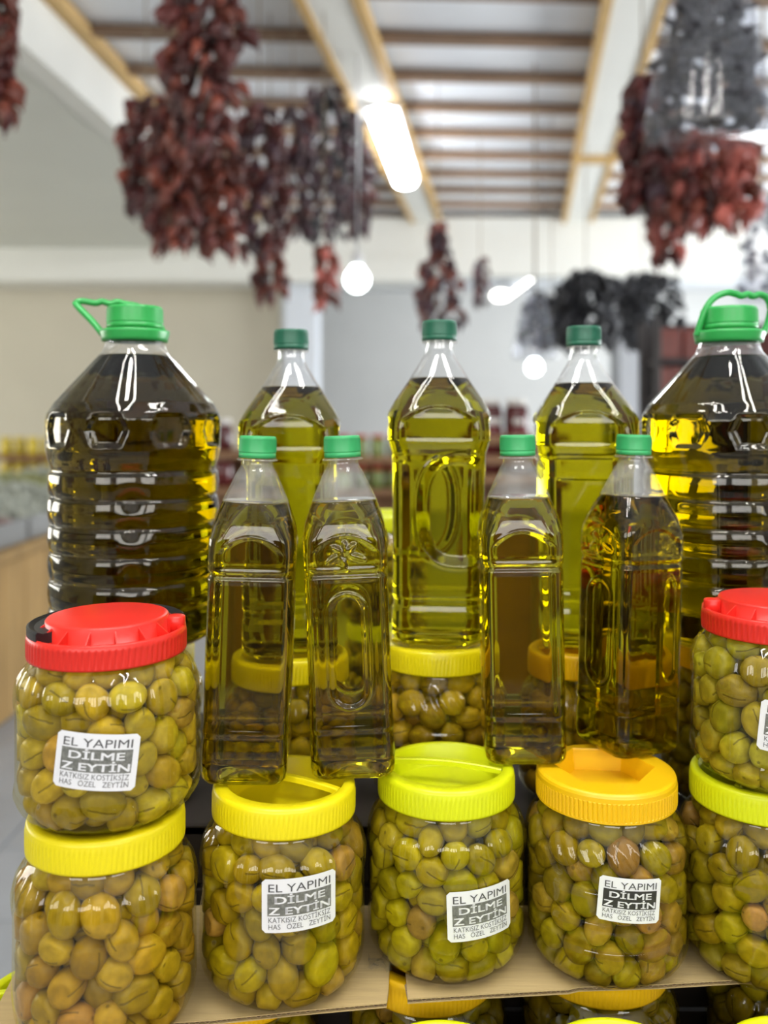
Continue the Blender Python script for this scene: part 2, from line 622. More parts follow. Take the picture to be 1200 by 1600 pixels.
# cross battens and white panels of the slatted ceiling
ys = []
inv0, dinv = 1.538e-3, 0.1875e-3
for i in range(-3, 11):
    ys.append(1400 * 1.95 * (inv0 + i * dinv) * 0.985)
for i, y in enumerate(ys):
    x0 = along(A0, y).x + 0.1
    b = link('ceiling_batten', mesh_from('ceiling_batten', *beam_between((x0, y - 0.06 + x0 * 0.06, ZC - 0.005), (4.6, y - 0.06 + 4.6 * 0.06, ZC + 0.012), 0.075, 0.04), smooth=False, mat=M_SLAT), ceiling)
pan_me = None
for i in range(len(ys) - 1):
    y = (ys[i] + ys[i + 1]) / 2
    x0 = along(A0, y).x + 0.1
    w = 4.6 - x0
    link('ceiling_panel', mesh_from('ceiling_panel', *box(x0 + w / 2, y + 0.05, ZC + 0.045, w, ys[i + 1] - ys[i] - 0.02, 0.02), smooth=False, mat=M_PANEL), ceiling)


def channel(u0, v0, u1, v1, nm):
    P0, P1 = atz(u0, v0, ZC - 0.06), atz(u1, v1, ZC - 0.06)
    d = (P1 - P0).normalized()
    a = P0 + d * ((1.6 - P0.y) / d.y)
    b = P0 + d * ((8.45 - P0.y) / d.y)
    r = structure(nm, mesh_from(nm, *beam_between(a, b, 0.21, 0.05), smooth=False, mat=M_WHITE))
    s = d.cross(Vector((0, 0, 1))).normalized()
    for k in (-1, 1):
        link('timber_edge', mesh_from('timber_edge', *beam_between(a + s * k * 0.125, b + s * k * 0.125, 0.045, 0.075), smooth=False, mat=M_TAN), r)
    return a, b, d


ca, cb, cdirn = channel(530, 30, 660, 330, 'trim_7')
channel(992, 0, 902, 345, 'trim_8')
# small junction block on the right channel
jb = atz(930, 247, ZC - 0.09)
structure('trim_9', mesh_from('trim_9', *box(jb.x, jb.y, jb.z, 0.30, 0.12, 0.06), smooth=False, mat=M_TAN))

# ------------------------------------------------------------------ ceiling lamps
M_TUBE = plain('lit_diffuser', (0.9, 0.9, 0.9), emit=(0.93, 0.96, 1.0), estr=34.0)
M_TUBE2 = plain('lit_diffuser_far', (0.9, 0.9, 0.9), emit=(1.0, 0.97, 0.9), estr=9.0)
M_BULB = plain('lit_bulb_glass', (0.9, 0.9, 0.9), emit=(0.9, 1.0, 0.97), estr=14.0)
M_HOUSE = plain('lamp_housing_enamel', (0.75, 0.76, 0.78), rough=0.4)


def tube_lamp(A, B, w, label, mat, watts=0.0):
    A, B = Vector(A), Vector(B)
    t = thing('ceiling_lamp', label, 'lamp', (A + B) / 2, group='fluorescent ceiling lamps')
    a, b = A - t.location, B - t.location
    up = Vector((0, 0, w * 0.30))
    link('housing', mesh_from('housing', *beam_between(a + up, b + up, w, w * 0.35), smooth=False, mat=M_HOUSE), t)
    link('diffuser', mesh_from('diffuser', *tube([a, a.lerp(b, 0.02), a.lerp(b, 0.98), b], [w * 0.36, w * 0.44, w * 0.44, w * 0.36], n=14, flat=0.55), mat=mat), t)
    return t


T0, T1 = atz(596, 176, ZC - 0.16), atz(634, 286, ZC - 0.16)
tube_lamp(T0, T1, 0.19, 'bright white ceiling tube lamp above the hanging round bulb', M_TUBE)
q0, q1 = aty(781, 463, 10.6), aty(834, 424, 11.6)
tube_lamp(q0, q1, 0.26, 'small far ceiling lamp right of the narrow pepper string', M_TUBE2)
# more of the same lamps, over the display and behind the viewer
M_TUBE_N = plain('lit_diffuser_near', (0.9, 0.9, 0.9), emit=(1.0, 0.98, 0.94), estr=40.0)
for k, (xx, yy) in enumerate(((-0.50, -0.35), (-0.22, -0.35), (0.62, -0.45), (0.90, -0.45))):
    tube_lamp((xx, yy, ZC - 0.16), (xx - 0.06, yy + 1.25, ZC - 0.16), 0.085, ('ceiling tube lamp over the left jars, outer one', 'ceiling tube lamp over the left jars, inner one', 'ceiling tube lamp over the right jars, inner one', 'ceiling tube lamp over the right jars, outer one')[k], M_TUBE_N)


def bulb_lamp(u, v, d, r, label, mat=M_BULB):
    p = aty(u, v, d)
    t = thing('hanging_bulb', label, 'bulb', p, group='bare hanging bulbs')
    prof = [(0.001, -r)] + [(r * math.cos(a), r * math.sin(a)) for a in np.linspace(-1.35, 0.9, 10)] + [(r * 0.45, r * 1.1)]
    link('bulb', mesh_from('bulb', *lathe(prof, 20, cap0=True, cap1=True), mat=mat), t)
    link('socket', mesh_from('socket', *lathe([(r * 0.45, r * 1.1), (r * 0.5, r * 1.2), (r * 0.5, r * 2.0), (r * 0.2, r * 2.3)], 16, cap0=True, cap1=True), mat=M_HOUSE), t)
    link('cord', mesh_from('cord', *tube([(0, 0, r * 2.2), (0.01, 0, (ZC - p.z) * 0.6), (0, 0, ZC - p.z)], 0.008, 6), mat=M_HOUSE), t)
    return t


bulb_lamp(558, 437, 4.6, 0.062, 'round lit bulb hanging below the pepper strings')
bulb_lamp(835, 574, 9.0, 0.075, 'small distant lit bulb under the dark dried bunches')

# ================================================================== THE DISPLAY: table, riser, cardboard
Z_LID = EYE - 0.307      # top of the lids of the front row
JH = 0.163               # standard jar height
Z_BOARD = Z_LID - JH     # top of the cardboard under the front row
CT = 0.004               # cardboard thickness
Z_TABLE = Z_BOARD - CT - JH
Z_RISER = EYE - 0.394

tab = thing('display_table', 'low wooden table carrying the stacked olive jars', 'table', (0, 0.9, 0))
for k in range(7):
    link('table_plank', mesh_from('table_plank', *bevel_box(0.305, -0.42 + k * 0.2, Z_TABLE - 0.0155, 1.38, 0.196, 0.03, 0.002), smooth=False, mat=M_WOOD), tab)
for sx in (-0.33, 0.93):
    for sy in (-0.4, 0.7):
        link('leg', mesh_from('leg', *bevel_box(sx, sy, (Z_TABLE - 0.03) / 2, 0.07, 0.07, Z_TABLE - 0.032, 0.004), smooth=False, mat=M_WOOD), tab)
ris = thing('riser_crate', 'dark wooden crate raising the back row of jars', 'crate', (0, 1.03, Z_TABLE))
rh = Z_RISER - Z_TABLE
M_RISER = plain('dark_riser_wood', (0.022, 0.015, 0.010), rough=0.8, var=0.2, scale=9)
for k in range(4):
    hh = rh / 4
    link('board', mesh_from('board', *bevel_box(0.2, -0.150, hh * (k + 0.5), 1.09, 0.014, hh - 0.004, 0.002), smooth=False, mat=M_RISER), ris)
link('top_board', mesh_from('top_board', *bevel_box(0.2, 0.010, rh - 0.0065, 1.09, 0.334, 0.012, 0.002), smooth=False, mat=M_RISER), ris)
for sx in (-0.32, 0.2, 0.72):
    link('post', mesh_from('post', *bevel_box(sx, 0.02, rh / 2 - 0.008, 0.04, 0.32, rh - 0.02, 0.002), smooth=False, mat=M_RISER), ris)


def cardboard(name, label, outline, front):
    """outline: list of (x,y) counter-clockwise, front: the (i,j) outline edge that shows its flutes"""
    t = thing(name, label, 'cardboard', (outline[0][0], outline[0][1], Z_BOARD - CT))
    ox, oy = outline[0]
    pts = [(x - ox, y - oy) for x, y in outline]

    def slab(z0, z1):
        n = len(pts)
        V = [(x, y, z0) for x, y in pts] + [(x, y, z1) for x, y in pts]
        F = [tuple(range(n - 1, -1, -1)), tuple(range(n, 2 * n))] + [(i, (i + 1) % n, n + (i + 1) % n, n + i) for i in range(n)]
        return V, F
    link('top_liner', mesh_from('top_liner', *slab(CT - 0.0008, CT), smooth=False, mat=M_CARD), t)
    link('bottom_liner', mesh_from('bottom_liner', *slab(0.0, 0.0008), smooth=False, mat=M_CARD), t)
    V, F = [], []
    for (i, j) in front:
        a, b = Vector(pts[i]), Vector(pts[j])
        L = (b - a).length
        d = (b - a).normalized()
        nrm = Vector((-d.y, d.x))
        n = int(L / 0.0011)
        base = len(V)
        for k in range(n + 1):
            s = L * k / n
            z = CT / 2 + (CT / 2 - 0.0009) * math.sin(2 * PI * s / 0.0078)
            p = a + d * s + nrm * 0.0012
            q = p + nrm * 0.02
            V += [(p.x, p.y, z - 0.0003), (p.x, p.y, z + 0.0003), (q.x, q.y, z)]
        for k in range(n):
            o = base + 3 * k
            F += [(o, o + 3, o + 4, o + 1), (o + 1, o + 4, o + 5, o + 2), (o, o + 2, o + 5, o + 3)]
        # dark back of the hollow edge
        o = len(V)
        p, q = a + nrm * 0.0125, b + nrm * 0.0125
        V += [(p.x, p.y, 0.0008), (q.x, q.y, 0.0008), (q.x, q.y, CT - 0.0008), (p.x, p.y, CT - 0.0008)]
        F.append((o, o + 1, o + 2, o + 3))
    link('fluting', mesh_from('fluting', V, F, smooth=False, mat=M_CARDCUT), t)
    return t


def bz(u, v):
    p = atz(u, v, Z_BOARD)
    return (p.x, p.y)


cl0 = bz(-25, 1612)
cl1 = bz(120, 1606)
cl2 = bz(330, 1594)
cl3 = bz(470, 1579)
cl4 = bz(604, 1567)
cl5 = bz(607, 1545)
cardboard('cardboard_sheet', 'corrugated cardboard sheet under the two left jars', [cl0, cl1, cl2, cl3, cl4, cl5, (cl5[0] + 0.004, 0.866), (-0.33, 0.866), bz(36, 1496), ], [(0, 1), (1, 2), (2, 3), (3, 4)])
cr0 = bz(637, 1561)
cr1 = bz(760, 1553)
cr2 = bz(888, 1546)
cr3 = bz(905, 1542)
cr4 = bz(1030, 1538)
cr5 = bz(1160, 1530)
cr6 = bz(1290, 1538)
cardboard('cardboard_sheet', 'corrugated cardboard sheet under the three right jars', [cr0, cr1, cr2, cr3, cr4, cr5, cr6, (0.55, 0.866), (cr0[0] - 0.003, 0.866)], [(0, 1), (1, 2), (2, 3), (3, 4), (4, 5), (5, 6)])

# ================================================================== JARS
JR = 0.070


def jar_profile(H):
    return [(0.000, 0.051), (0.003, 0.0565), (0.009, 0.0635), (0.018, 0.0683), (0.030, 0.0698), (H * 0.5, 0.0692), (H - 0.066, 0.0698), (H - 0.054, 0.0697),
            (H - 0.044, 0.0672), (H - 0.036, 0.0625), (H - 0.030, 0.0575), (H - 0.026, 0.0555), (H - 0.012, 0.0555)]


def jar_radius(H, z):
    k = jar_profile(H)
    return np.interp(z, [a for a, _ in k], [b for _, b in k])


JAR_MESH = {}


def jar_mesh(H, style):
    key = (H, style)
    if key in JAR_MESH:
        return JAR_MESH[key]
    n = 216
    th = np.arange(n) * 2 * PI / n
    zs = np.concatenate([np.linspace(0, 0.03, 16), np.linspace(0.033, H - 0.068, 26), np.linspace(H - 0.066, H - 0.026, 24), [H - 0.018, H - 0.012]])
    prof = jar_radius(H, zs)
    # soften the piecewise profile
    zsf = np.linspace(0, H - 0.012, 400)
    pf = jar_radius(H, zsf)
    ker = np.ones(13) / 13
    pf = np.convolve(np.pad(pf, 6, mode='edge'), ker, 'valid')
    prof = np.interp(zs, zsf, pf)
    rings = []
    for z, r in zip(zs, prof):
        rr = np.full(n, r)
        sh = smoothstep(H - 0.070, H - 0.058, z) * (1 - smoothstep(H - 0.042, H - 0.033, z))
        if style == 'spiral':
            rr = rr + 0.0012 * sh * np.cos(36 * th + 260 * (z - H))
            bt = smoothstep(0.0, 0.012, z) * (1 - smoothstep(0.022, 0.034, z))
            rr = rr + 0.0011 * bt * np.cos(30 * th - 320 * z)
            for zg in (0.040, 0.062, 0.088):
                rr = rr - 0.0022 * np.exp(-((z - zg) / 0.0028) ** 2)
        else:
            rr = rr + 0.0022 * sh * np.abs(np.cos(18 * th)) - 0.0012 * sh
            if style == 'short':
                bt = smoothstep(0.003, 0.010, z) * (1 - smoothstep(0.022, 0.030, z))
                rr = rr + 0.0014 * bt * np.abs(np.cos(15 * th)) + 0.0012 * bt
            rr = rr - 0.0007 * np.exp(-((z - (H - 0.072)) / 0.002) ** 2)
        rings.append(np.stack([rr * np.cos(th), rr * np.sin(th), np.full(n, z)], 1))
    V, F = loft(rings, True, False)
    JAR_MESH[key] = mesh_from('jar_body', V, F, mat=M_JAR)
    return JAR_MESH[key]


LID_MESH = {}


def lid_meshes(style, mat):
    """yellow screw lids: ribbed skirt, recessed top crossed by a grip bar.  origin at the lid top"""
    key = (style, mat.name)
    if key in LID_MESH:
        return LID_MESH[key]
    n = 288
    th = np.arange(n) * 2 * PI / n
    ct, st = np.cos(th), np.sin(th)

    def ring(r, z, cx=0.0, cy=0.0, ribs=0.0):
        rr = r + ribs * np.where((np.arange(n) % 3) == 0, -1.0, 0.35) if ribs else np.full(n, r)
        if np.isscalar(rr):
            rr = np.full(n, rr)
        return np.stack([cx + rr * ct, cy + rr * st, np.full(n, z)], 1)
    R = 0.0605
    if style == 'hexagon':
        # recess with straight sides
        a = (th + 0.35) % (2 * PI)
        hexr = np.empty(n)
        for i, t in enumerate(th):
            m = ((t + 0.2) % (PI / 3)) - PI / 6
            hexr[i] = 0.039 / math.cos(m)
        rim = np.stack([hexr * ct, 0.006 + hexr * st, np.full(n, 0.0)], 1)
        flo = np.stack([hexr * 0.93 * ct, 0.006 + hexr * 0.93 * st, np.full(n, -0.019)], 1)
        inner = [rim, rim * [0.99, 0.99, 1] - [0, 0, 0.001], flo, np.stack([flo[:, 0] * 0.02, 0.006 + (flo[:, 1] - 0.006) * 0.02, flo[:, 2]], 1)]
    else:
        inner = [ring(0.0505, 0.0, 0, 0.003), ring(0.0495, -0.0012, 0, 0.003), ring(0.0478, -0.0200, 0, 0.003), ring(0.0465, -0.0208, 0, 0.003), ring(0.001, -0.0208, 0, 0.003)]
    rings = [ring(0.0575, -0.024), ring(R, -0.024), ring(R, -0.0225), ring(R, -0.022, ribs=0.0006), ring(R, -0.0075, ribs=0.0006),
             ring(R - 0.0002, -0.007), ring(R - 0.0004, -0.0035), ring(R - 0.0012, -0.0014), ring(R - 0.0028, -0.0003), ring(R - 0.004, 0.0)] + inner
    V, F = loft(rings, False, True)
    lid = mesh_from('lid', V, F, smooth=(style != 'hexagon'), mat=mat)
    bar = None
    if style != 'hexagon':
        pts = []
        L = 0.0485
        for i in range(15):
            s = -1 + 2 * i / 14
            pts.append((s * L, 0.010 - 0.003 * s * s, -0.0035 + 0.0018 * (1 - s * s)))
        rings2 = []
        for (x, y, z) in pts:
            w, h = 0.0030, 0.0024
            rings2.append(np.array([(x, y - w, z - h), (x, y + w, z - h), (x, y + w, z + h * 0.6), (x, y + w * 0.7, z + h), (x, y - w * 0.7, z + h), (x, y - w, z + h * 0.6)]))
        V, F = loft(rings2, True, True)
        bar = mesh_from('grip_bar', V, F, smooth=False, mat=mat)
    LID_MESH[key] = (lid, bar)
    return LID_MESH[key]


def red_lid(parent, H, handle_open):
    """red lid: ribbed skirt, open trough with webs, raised disc, black swing handle"""
    n = 240
    th = np.arange(n) * 2 * PI / n
    ct, st = np.cos(th), np.sin(th)

    def ring(r, z, ribs=0.0):
        rr = r + ribs * np.where((np.arange(n) % 3) == 0, -1.0, 0.4)
        return np.stack([rr * ct, rr * st, np.full(n, z)], 1)
    R = 0.0608
    rings = [ring(0.0575, -0.028), ring(R, -0.028), ring(R, -0.0265), ring(R, -0.026, 0.0007), ring(R, -0.0145, 0.0007), ring(R, -0.014), ring(R - 0.0004, -0.0100),
             ring(R - 0.0020, -0.0090), ring(R - 0.0030, -0.0100), ring(R - 0.0034, -0.0165), ring(0.0475, -0.017), ring(0.0470, -0.0012), ring(0.0460, 0.0), ring(0.043, 0.0006), ring(0.001, 0.0012)]
    V, F = loft(rings, False, True)
    lid = link('lid', mesh_from('lid', V, F, mat=M_RED), parent, (0, 0, H))
    for k in range(13):
        a = -2.7 + k * 0.385
        if not (-2.75 < a < 0.55):
            continue
        p0 = Vector((math.cos(a) * 0.0465, math.sin(a) * 0.0465, -0.0165))
        p1 = Vector((math.cos(a) * 0.0578, math.sin(a) * 0.0578, -0.0165))
        s = Vector((-math.sin(a), math.cos(a), 0)) * 0.0006
        top0, top1 = 0.0145, 0.0070
        V = [p0 - s, p1 - s, p1 - s + Vector((0, 0, top1)), p0 - s + Vector((0, 0, top0)), p0 + s, p1 + s, p1 + s + Vector((0, 0, top1)), p0 + s + Vector((0, 0, top0))]
        F = [(0, 1, 2, 3), (7, 6, 5, 4), (0, 4, 5, 1), (1, 5, 6, 2), (2, 6, 7, 3), (3, 7, 4, 0)]
        link('web', mesh_from('web', V, F, smooth=False, mat=M_RED), lid)
    # ear on the right side that carries the handle pin
    e = [(0.0575 + 0.004 * math.cos(t), 0.0) for t in (0,)]
    V, F = lathe([(0.0075, -0.0165), (0.0075, -0.003), (0.0065, -0.002), (0.0001, -0.0017)], 24, cap0=True)
    ear = link('handle_ear', mesh_from('handle_ear', V, F, mat=M_RED), lid, (0.0525 * (1 if not handle_open else -1), 0.006, 0))
    a0, a1 = (PI + 0.85, 0.35) if not handle_open else (4.55, 7.6)
    rings2 = []
    for q, t in enumerate(np.linspace(a0, a1, 48)):
        w = 0.0052 if q > 12 else 0.0066
        r0 = 0.0530 if q > 12 else 0.0520
        zt = -0.0030
        zb = -0.0125
        c, s = math.cos(t), math.sin(t)
        rings2.append(np.array([((r0 - w) * c, (r0 - w) * s, zb), ((r0 + w * 1.25) * c, (r0 + w * 1.25) * s, zb), ((r0 + w * 1.25) * c, (r0 + w * 1.25) * s, zt - 0.001),
                                ((r0 + w) * c, (r0 + w) * s, zt), ((r0 + w * 0.4) * c, (r0 + w * 0.4) * s, zt - 0.0016), ((r0 - w * 0.6) * c, (r0 - w * 0.6) * s, zt - 0.0016), ((r0 - w) * c, (r0 - w) * s, zt)]))
    V, F = loft(rings2, True, True)
    h = link('swing_handle', mesh_from('swing_handle', V, F, smooth=False, mat=M_BLACK), lid)
    h['label'] = 'black swing handle folded round the rim'
    return lid


# ------------------------------------------------------------------ paper labels with their lettering
def text_arrays(body, size_x, size_y, bold=0.0):
    cu = bpy.data.curves.new('lettering', 'FONT')
    cu.body = body
    cu.align_x = 'LEFT'
    cu.offset = bold
    cu.resolution_u = 3
    ob = bpy.data.objects.new('lettering', cu)
    COL.objects.link(ob)
    dg = bpy.context.evaluated_depsgraph_get()
    me = bpy.data.meshes.new_from_object(ob.evaluated_get(dg))
    co = np.empty(len(me.vertices) * 3)
    me.vertices.foreach_get('co', co)
    co = co.reshape(-1, 3)
    F = [tuple(p.vertices) for p in me.polygons]
    bpy.data.objects.remove(ob)
    bpy.data.meshes.remove(me)
    bpy.data.curves.remove(cu)
    mn, mx = co.min(0), co.max(0)
    co = co - [(mn[0] + mx[0]) / 2, 0, 0]
    co[:, 0] *= size_x / (mx[0] - mn[0])
    co[:, 1] *= size_y / 0.7
    return co[:, :2], F


LW, LH = 0.0605, 0.0415
LINES = [('EL YAPIMI', 0.050, 0.0062, 0.0108, 0.0, 0), ('D\u0130LME', 0.040, 0.0055, 0.0018, 0.0, 1), ('Z EYT\u0130N', 0.049, 0.0055, -0.0066, 0.0, 1),
         ('KATKISIZ KOST\u0130KS\u0130Z', 0.050, 0.0040, -0.0128, -0.004, 0), ('HAS   \u00d6ZEL   ZEYT\u0130N', 0.050, 0.0040, -0.0180, -0.004, 0)]
TEXTS = [(text_arrays(b, sx, sy, bold), yb, white) for (b, sx, sy, yb, bold, white) in LINES]


def jar_label(parent, H, phi, zc, roll, box_mat=M_INKBOX, scale=1.0):
    """wrap the label round the jar wall, centred at angle phi (0 = towards the viewer, + = right)"""
    cr, sr = math.cos(roll), math.sin(roll)
    R0 = 0.0708

    def wrap(uv, off):
        uv = np.asarray(uv, float) * scale
        u = uv[:, 0] * cr - uv[:, 1] * sr
        v = uv[:, 0] * sr + uv[:, 1] * cr
        a = phi + u / R0
        r = R0 + off
        return np.stack([r * np.sin(a), -r * np.cos(a), zc + v], 1)
    # rounded rectangle as horizontal strips
    nx, ny = 28, 16
    c = 0.0028
    uv, F = [], []
    for j in range(ny + 1):
        v = -LH / 2 + LH * j / ny
        e = max(0.0, abs(v) - (LH / 2 - c))
        w = LW / 2 - (c - math.sqrt(max(c * c - e * e, 0)))
        for i in range(nx + 1):
            uv.append((-w + 2 * w * i / nx, v))
    for j in range(ny):
        for i in range(nx):
            a = j * (nx + 1) + i
            F.append((a, a + 1, a + nx + 2, a + nx + 1))
    lab = link('label', mesh_from('label', wrap(uv, 0.0), F, mat=M_LABEL), parent)
    lab['label'] = 'white paper label with dark print'
    uv, F = [], []
    for j in range(5):
        for i in range(21):
            uv.append((-0.0258 + 0.0516 * i / 20, -0.0078 + 0.0172 * j / 4))
    for j in range(4):
        for i in range(20):
            a = j * 21 + i
            F.append((a, a + 1, a + 22, a + 21))
    link('print_box', mesh_from('print_box', wrap(uv, 0.00015), F, mat=box_mat), lab)
    for (co, F), yb, white in TEXTS:
        uv = co + [0, yb]
        if white:   # heavier strokes
            m_ = len(co)
            uv = np.concatenate([uv + [dx, dy] for dx in (-0.00032, 0, 0.00032) for dy in (-0.00012, 0.00012)])
            F = [tuple(i + q * m_ for i in f) for q in range(6) for f in F]
        link('lettering', mesh_from('lettering', wrap(uv, 0.0003), F, smooth=False, mat=M_LABEL if white else M_INK), lab)
    return lab


# ------------------------------------------------------------------ packing olives into a jar
def pack(H, n, seed, r0=0.0127, top=0.030):
    g = np.random.default_rng(seed)
    rad = r0 * g.uniform(0.9, 1.12, n)
    zt = H - top
    P = np.stack([g.uniform(-0.05, 0.05, n), g.uniform(-0.05, 0.05, n), g.uniform(0.012, zt, n)], 1)
    for it in range(130):
        D = P[:, None, :] - P[None, :, :]
        L = np.sqrt((D ** 2).sum(2)) + 1e-9
        S = rad[:, None] + rad[None, :]
        ov = np.clip(S - L, 0, None)
        np.fill_diagonal(ov, 0)
        P = P + (D / L[:, :, None] * ov[:, :, None]).sum(1) * 0.32
        P[:, 2] = np.clip(P[:, 2], rad + 0.001, zt - rad * 0.3)
        Rm = jar_radius(H, P[:, 2]) - rad * 0.80 - 0.0010
        # tighter where the wall slopes in
        Rm = np.minimum(Rm, jar_radius(H, P[:, 2] + rad * 0.6) - rad * 0.62 - 0.001)
        Rm = np.minimum(Rm, jar_radius(H, np.maximum(P[:, 2] - rad * 0.6, 0)) - rad * 0.62 - 0.001)
        rr = np.hypot(P[:, 0], P[:, 1]) + 1e-9
        k = np.minimum(1.0, Rm / rr)
        P[:, 0] *= k
        P[:, 1] *= k
    return P, rad


PACKS = {}


def get_pack(H, seed, n=None):
    key = (H, seed, n)
    if key not in PACKS:
        PACKS[key] = pack(H, n or int(178 * H / 0.163 - 8), seed)
    return PACKS[key]


def ico(sub):
    bm = bmesh.new()
    bmesh.ops.create_icosphere(bm, subdivisions=sub, radius=1.0)
    bm.verts.index_update()
    V = np.array([v.co[:] for v in bm.verts])
    F = np.array([[v.index for v in f.verts] for f in bm.faces])
    bm.free()
    return V, F


ICO2, ICO3 = ico(2), ico(3)


def olive_shape(V, g):
    a = g.uniform(1.08, 1.26)
    b = g.uniform(0.94, 1.0)
    S = V * [b, g.uniform(0.92, 1.0), a]
    # slightly pointed tip, and lumps
    S[:, 2] += 0.05 * np.clip(V[:, 2], 0, 1) ** 6
    ph = g.uniform(0, 6, 3)
    lump = 1 + 0.025 * np.sin(2.3 * V[:, 0] + ph[0]) + 0.02 * np.sin(3.1 * V[:, 1] + ph[1]) + 0.02 * np.sin(2.7 * V[:, 2] + ph[2])
    return S * lump[:, None] * 0.95


OLIVES = []     # every olive: dict(pos, rad, rot, tint, jar label, shade)


def add_olives(root, H, seed, tint, jarname, spin, n=None):
    P, rad = get_pack(H, seed, n)
    g = np.random.default_rng(seed * 77 + int(spin * 100) % 1000)
    bpy.context.view_layer.update()
    M = root.matrix_world
    cs, sn = math.cos(spin), math.sin(spin)
    for p, r in zip(P, rad):
        q = M @ Vector((p[0] * cs - p[1] * sn, p[0] * sn + p[1] * cs, p[2]))
        OLIVES.append(dict(pos=np.array(q), rad=r, rot=Euler(g.uniform(0, 2 * PI, 3)).to_matrix(), tint=tint, jar=jarname, M=M.copy(), H=H))


def make_jar(label, x, y, z, H, style, lid_style, lid_mat, tint, jarname, seed, spin, lid_rot=0.0, tilt=(0, 0), group=None, n=None, name='olive_jar', nolives=True):
    t = thing(name, label, 'jar', (x, y, z), (tilt[0], tilt[1], 0), group)
    link('jar_body', jar_mesh(H, style), t, rot=(0, 0, spin))
    if lid_style == 'red':
        red_lid(t, H, x > 0).rotation_euler = (0, 0, lid_rot)
    else:
        lm, bar = lid_meshes(lid_style, lid_mat)
        l = link('lid', lm, t, (0, 0, H), (0, 0, lid_rot))
        if bar:
            link('grip_bar', bar, l)
    if nolives:
        add_olives(t, H, seed, tint, jarname, spin, n)
    return t


T_BROWN = (0.36, 0.235, 0.012)
T_PALE = (0.4, 0.295, 0.016)
T_GREEN = (0.325, 0.265, 0.006)
T_OLIVE = (0.32, 0.235, 0.006)
T_DEEP = (0.25, 0.185, 0.006)
T_FRESH = (0.33, 0.28, 0.02)

# front row (standing on the cardboard), left to right
j1 = make_jar('olive jar with yellow lid at bottom left, carrying the red-lidded jar', -0.219, 0.708, Z_BOARD, JH, 'plain', 'plain', M_YEL, T_BROWN, 'the bottom left jar', 1, 0.2, lid_rot=0.5)
j2 = make_jar('labelled olive jar with yellow lid under the two left small oil bottles', -0.0867, 0.763, Z_BOARD, JH, 'plain', 'plain', M_YEL, T_OLIVE, 'the jar under the two left small bottles', 2, 1.1, lid_rot=-0.42, tilt=(0.0, 0.012))
j3 = make_jar('labelled olive jar with open lime yellow lid in the middle of the front row', 0.0552, 0.797, Z_BOARD, JH, 'plain', 'plain', M_LIME, T_GREEN, 'the middle front jar with lime lid', 3, 2.3, lid_rot=-0.26)
j4 = make_jar('ringed olive jar with orange-yellow lid under the rightmost small oil bottle', 0.1953, 0.790, Z_BOARD, JH, 'spiral', 'hexagon', M_ORA, T_DEEP, 'the ringed jar with orange-yellow lid', 4, 0.7, lid_rot=0.1)
j5 = make_jar('olive jar with lime lid at right edge, under a red-lidded jar', 0.331, 0.784, Z_BOARD, JH, 'plain', 'plain', M_LIME, T_DEEP, 'the bottom right jar with lime lid', 5, 4.0, lid_rot=0.9)
# the two short red-lidded jars on top
RH = 0.152
jr1 = make_jar('short olive jar with red lid and black handle on the left', -0.218, 0.712, Z_LID, RH, 'short', 'red', None, T_PALE, 'the left red-lidded jar', 6, 1.7, lid_rot=0.0, tilt=(0.012, -0.006))
jr2 = make_jar('short olive jar with red lid cut by the right edge', 0.340, 0.778, Z_LID, RH, 'short', 'red', None, T_FRESH, 'the right red-lidded jar', 7, 3.1, lid_rot=0.0)

jar_label(jr1, RH, 0.17, 0.062, -0.13, scale=0.98)
jar_label(j2, JH, 0.30, 0.094, 0.015)
jar_label(j3, JH, 0.36, 0.067, 0.03, scale=0.98)
jar_label(j4, JH, 0.04, 0.083, -0.085, box_mat=M_INKDARK, scale=0.86)
jar_label(jr2, RH, -0.17, 0.060, -0.10, scale=0.98)

# back row on the riser
BY = 0.945


def xat(u, v, y):
    return aty(u, v, y).x


YL = Z_RISER
b1 = make_jar('olive jar with yellow lid hidden under the dark five litre bottle', xat(212, 1040, BY), BY, YL, JH, 'plain', 'plain', M_YEL, T_OLIVE, 'the back row', 2, 3.0)
b2 = make_jar('back row olive jar showing between the two left small bottles', xat(455, 1060, BY), BY, YL, 0.154, 'plain', 'plain', M_YEL, T_BROWN, 'the back row', 8, 0.0)
b3 = make_jar('back row olive jar with yellow lid in the middle under a two litre bottle', xat(684, 1030, BY), BY, YL, JH, 'spiral', 'plain', M_YEL, T_BROWN, 'the back row', 3, 4.4)
b4 = make_jar('back row olive jar with orange lid behind the rightmost small bottle', xat(912, 1040, BY), BY, YL, 0.158, 'plain', 'plain', M_ORA, T_BROWN, 'the back row', 9, 0.0)
b5 = make_jar('back row olive jar under the right five litre bottle', xat(1138, 1030, BY), BY, YL, JH, 'plain', 'plain', M_ORA, T_OLIVE, 'the back row', 1, 2.0)

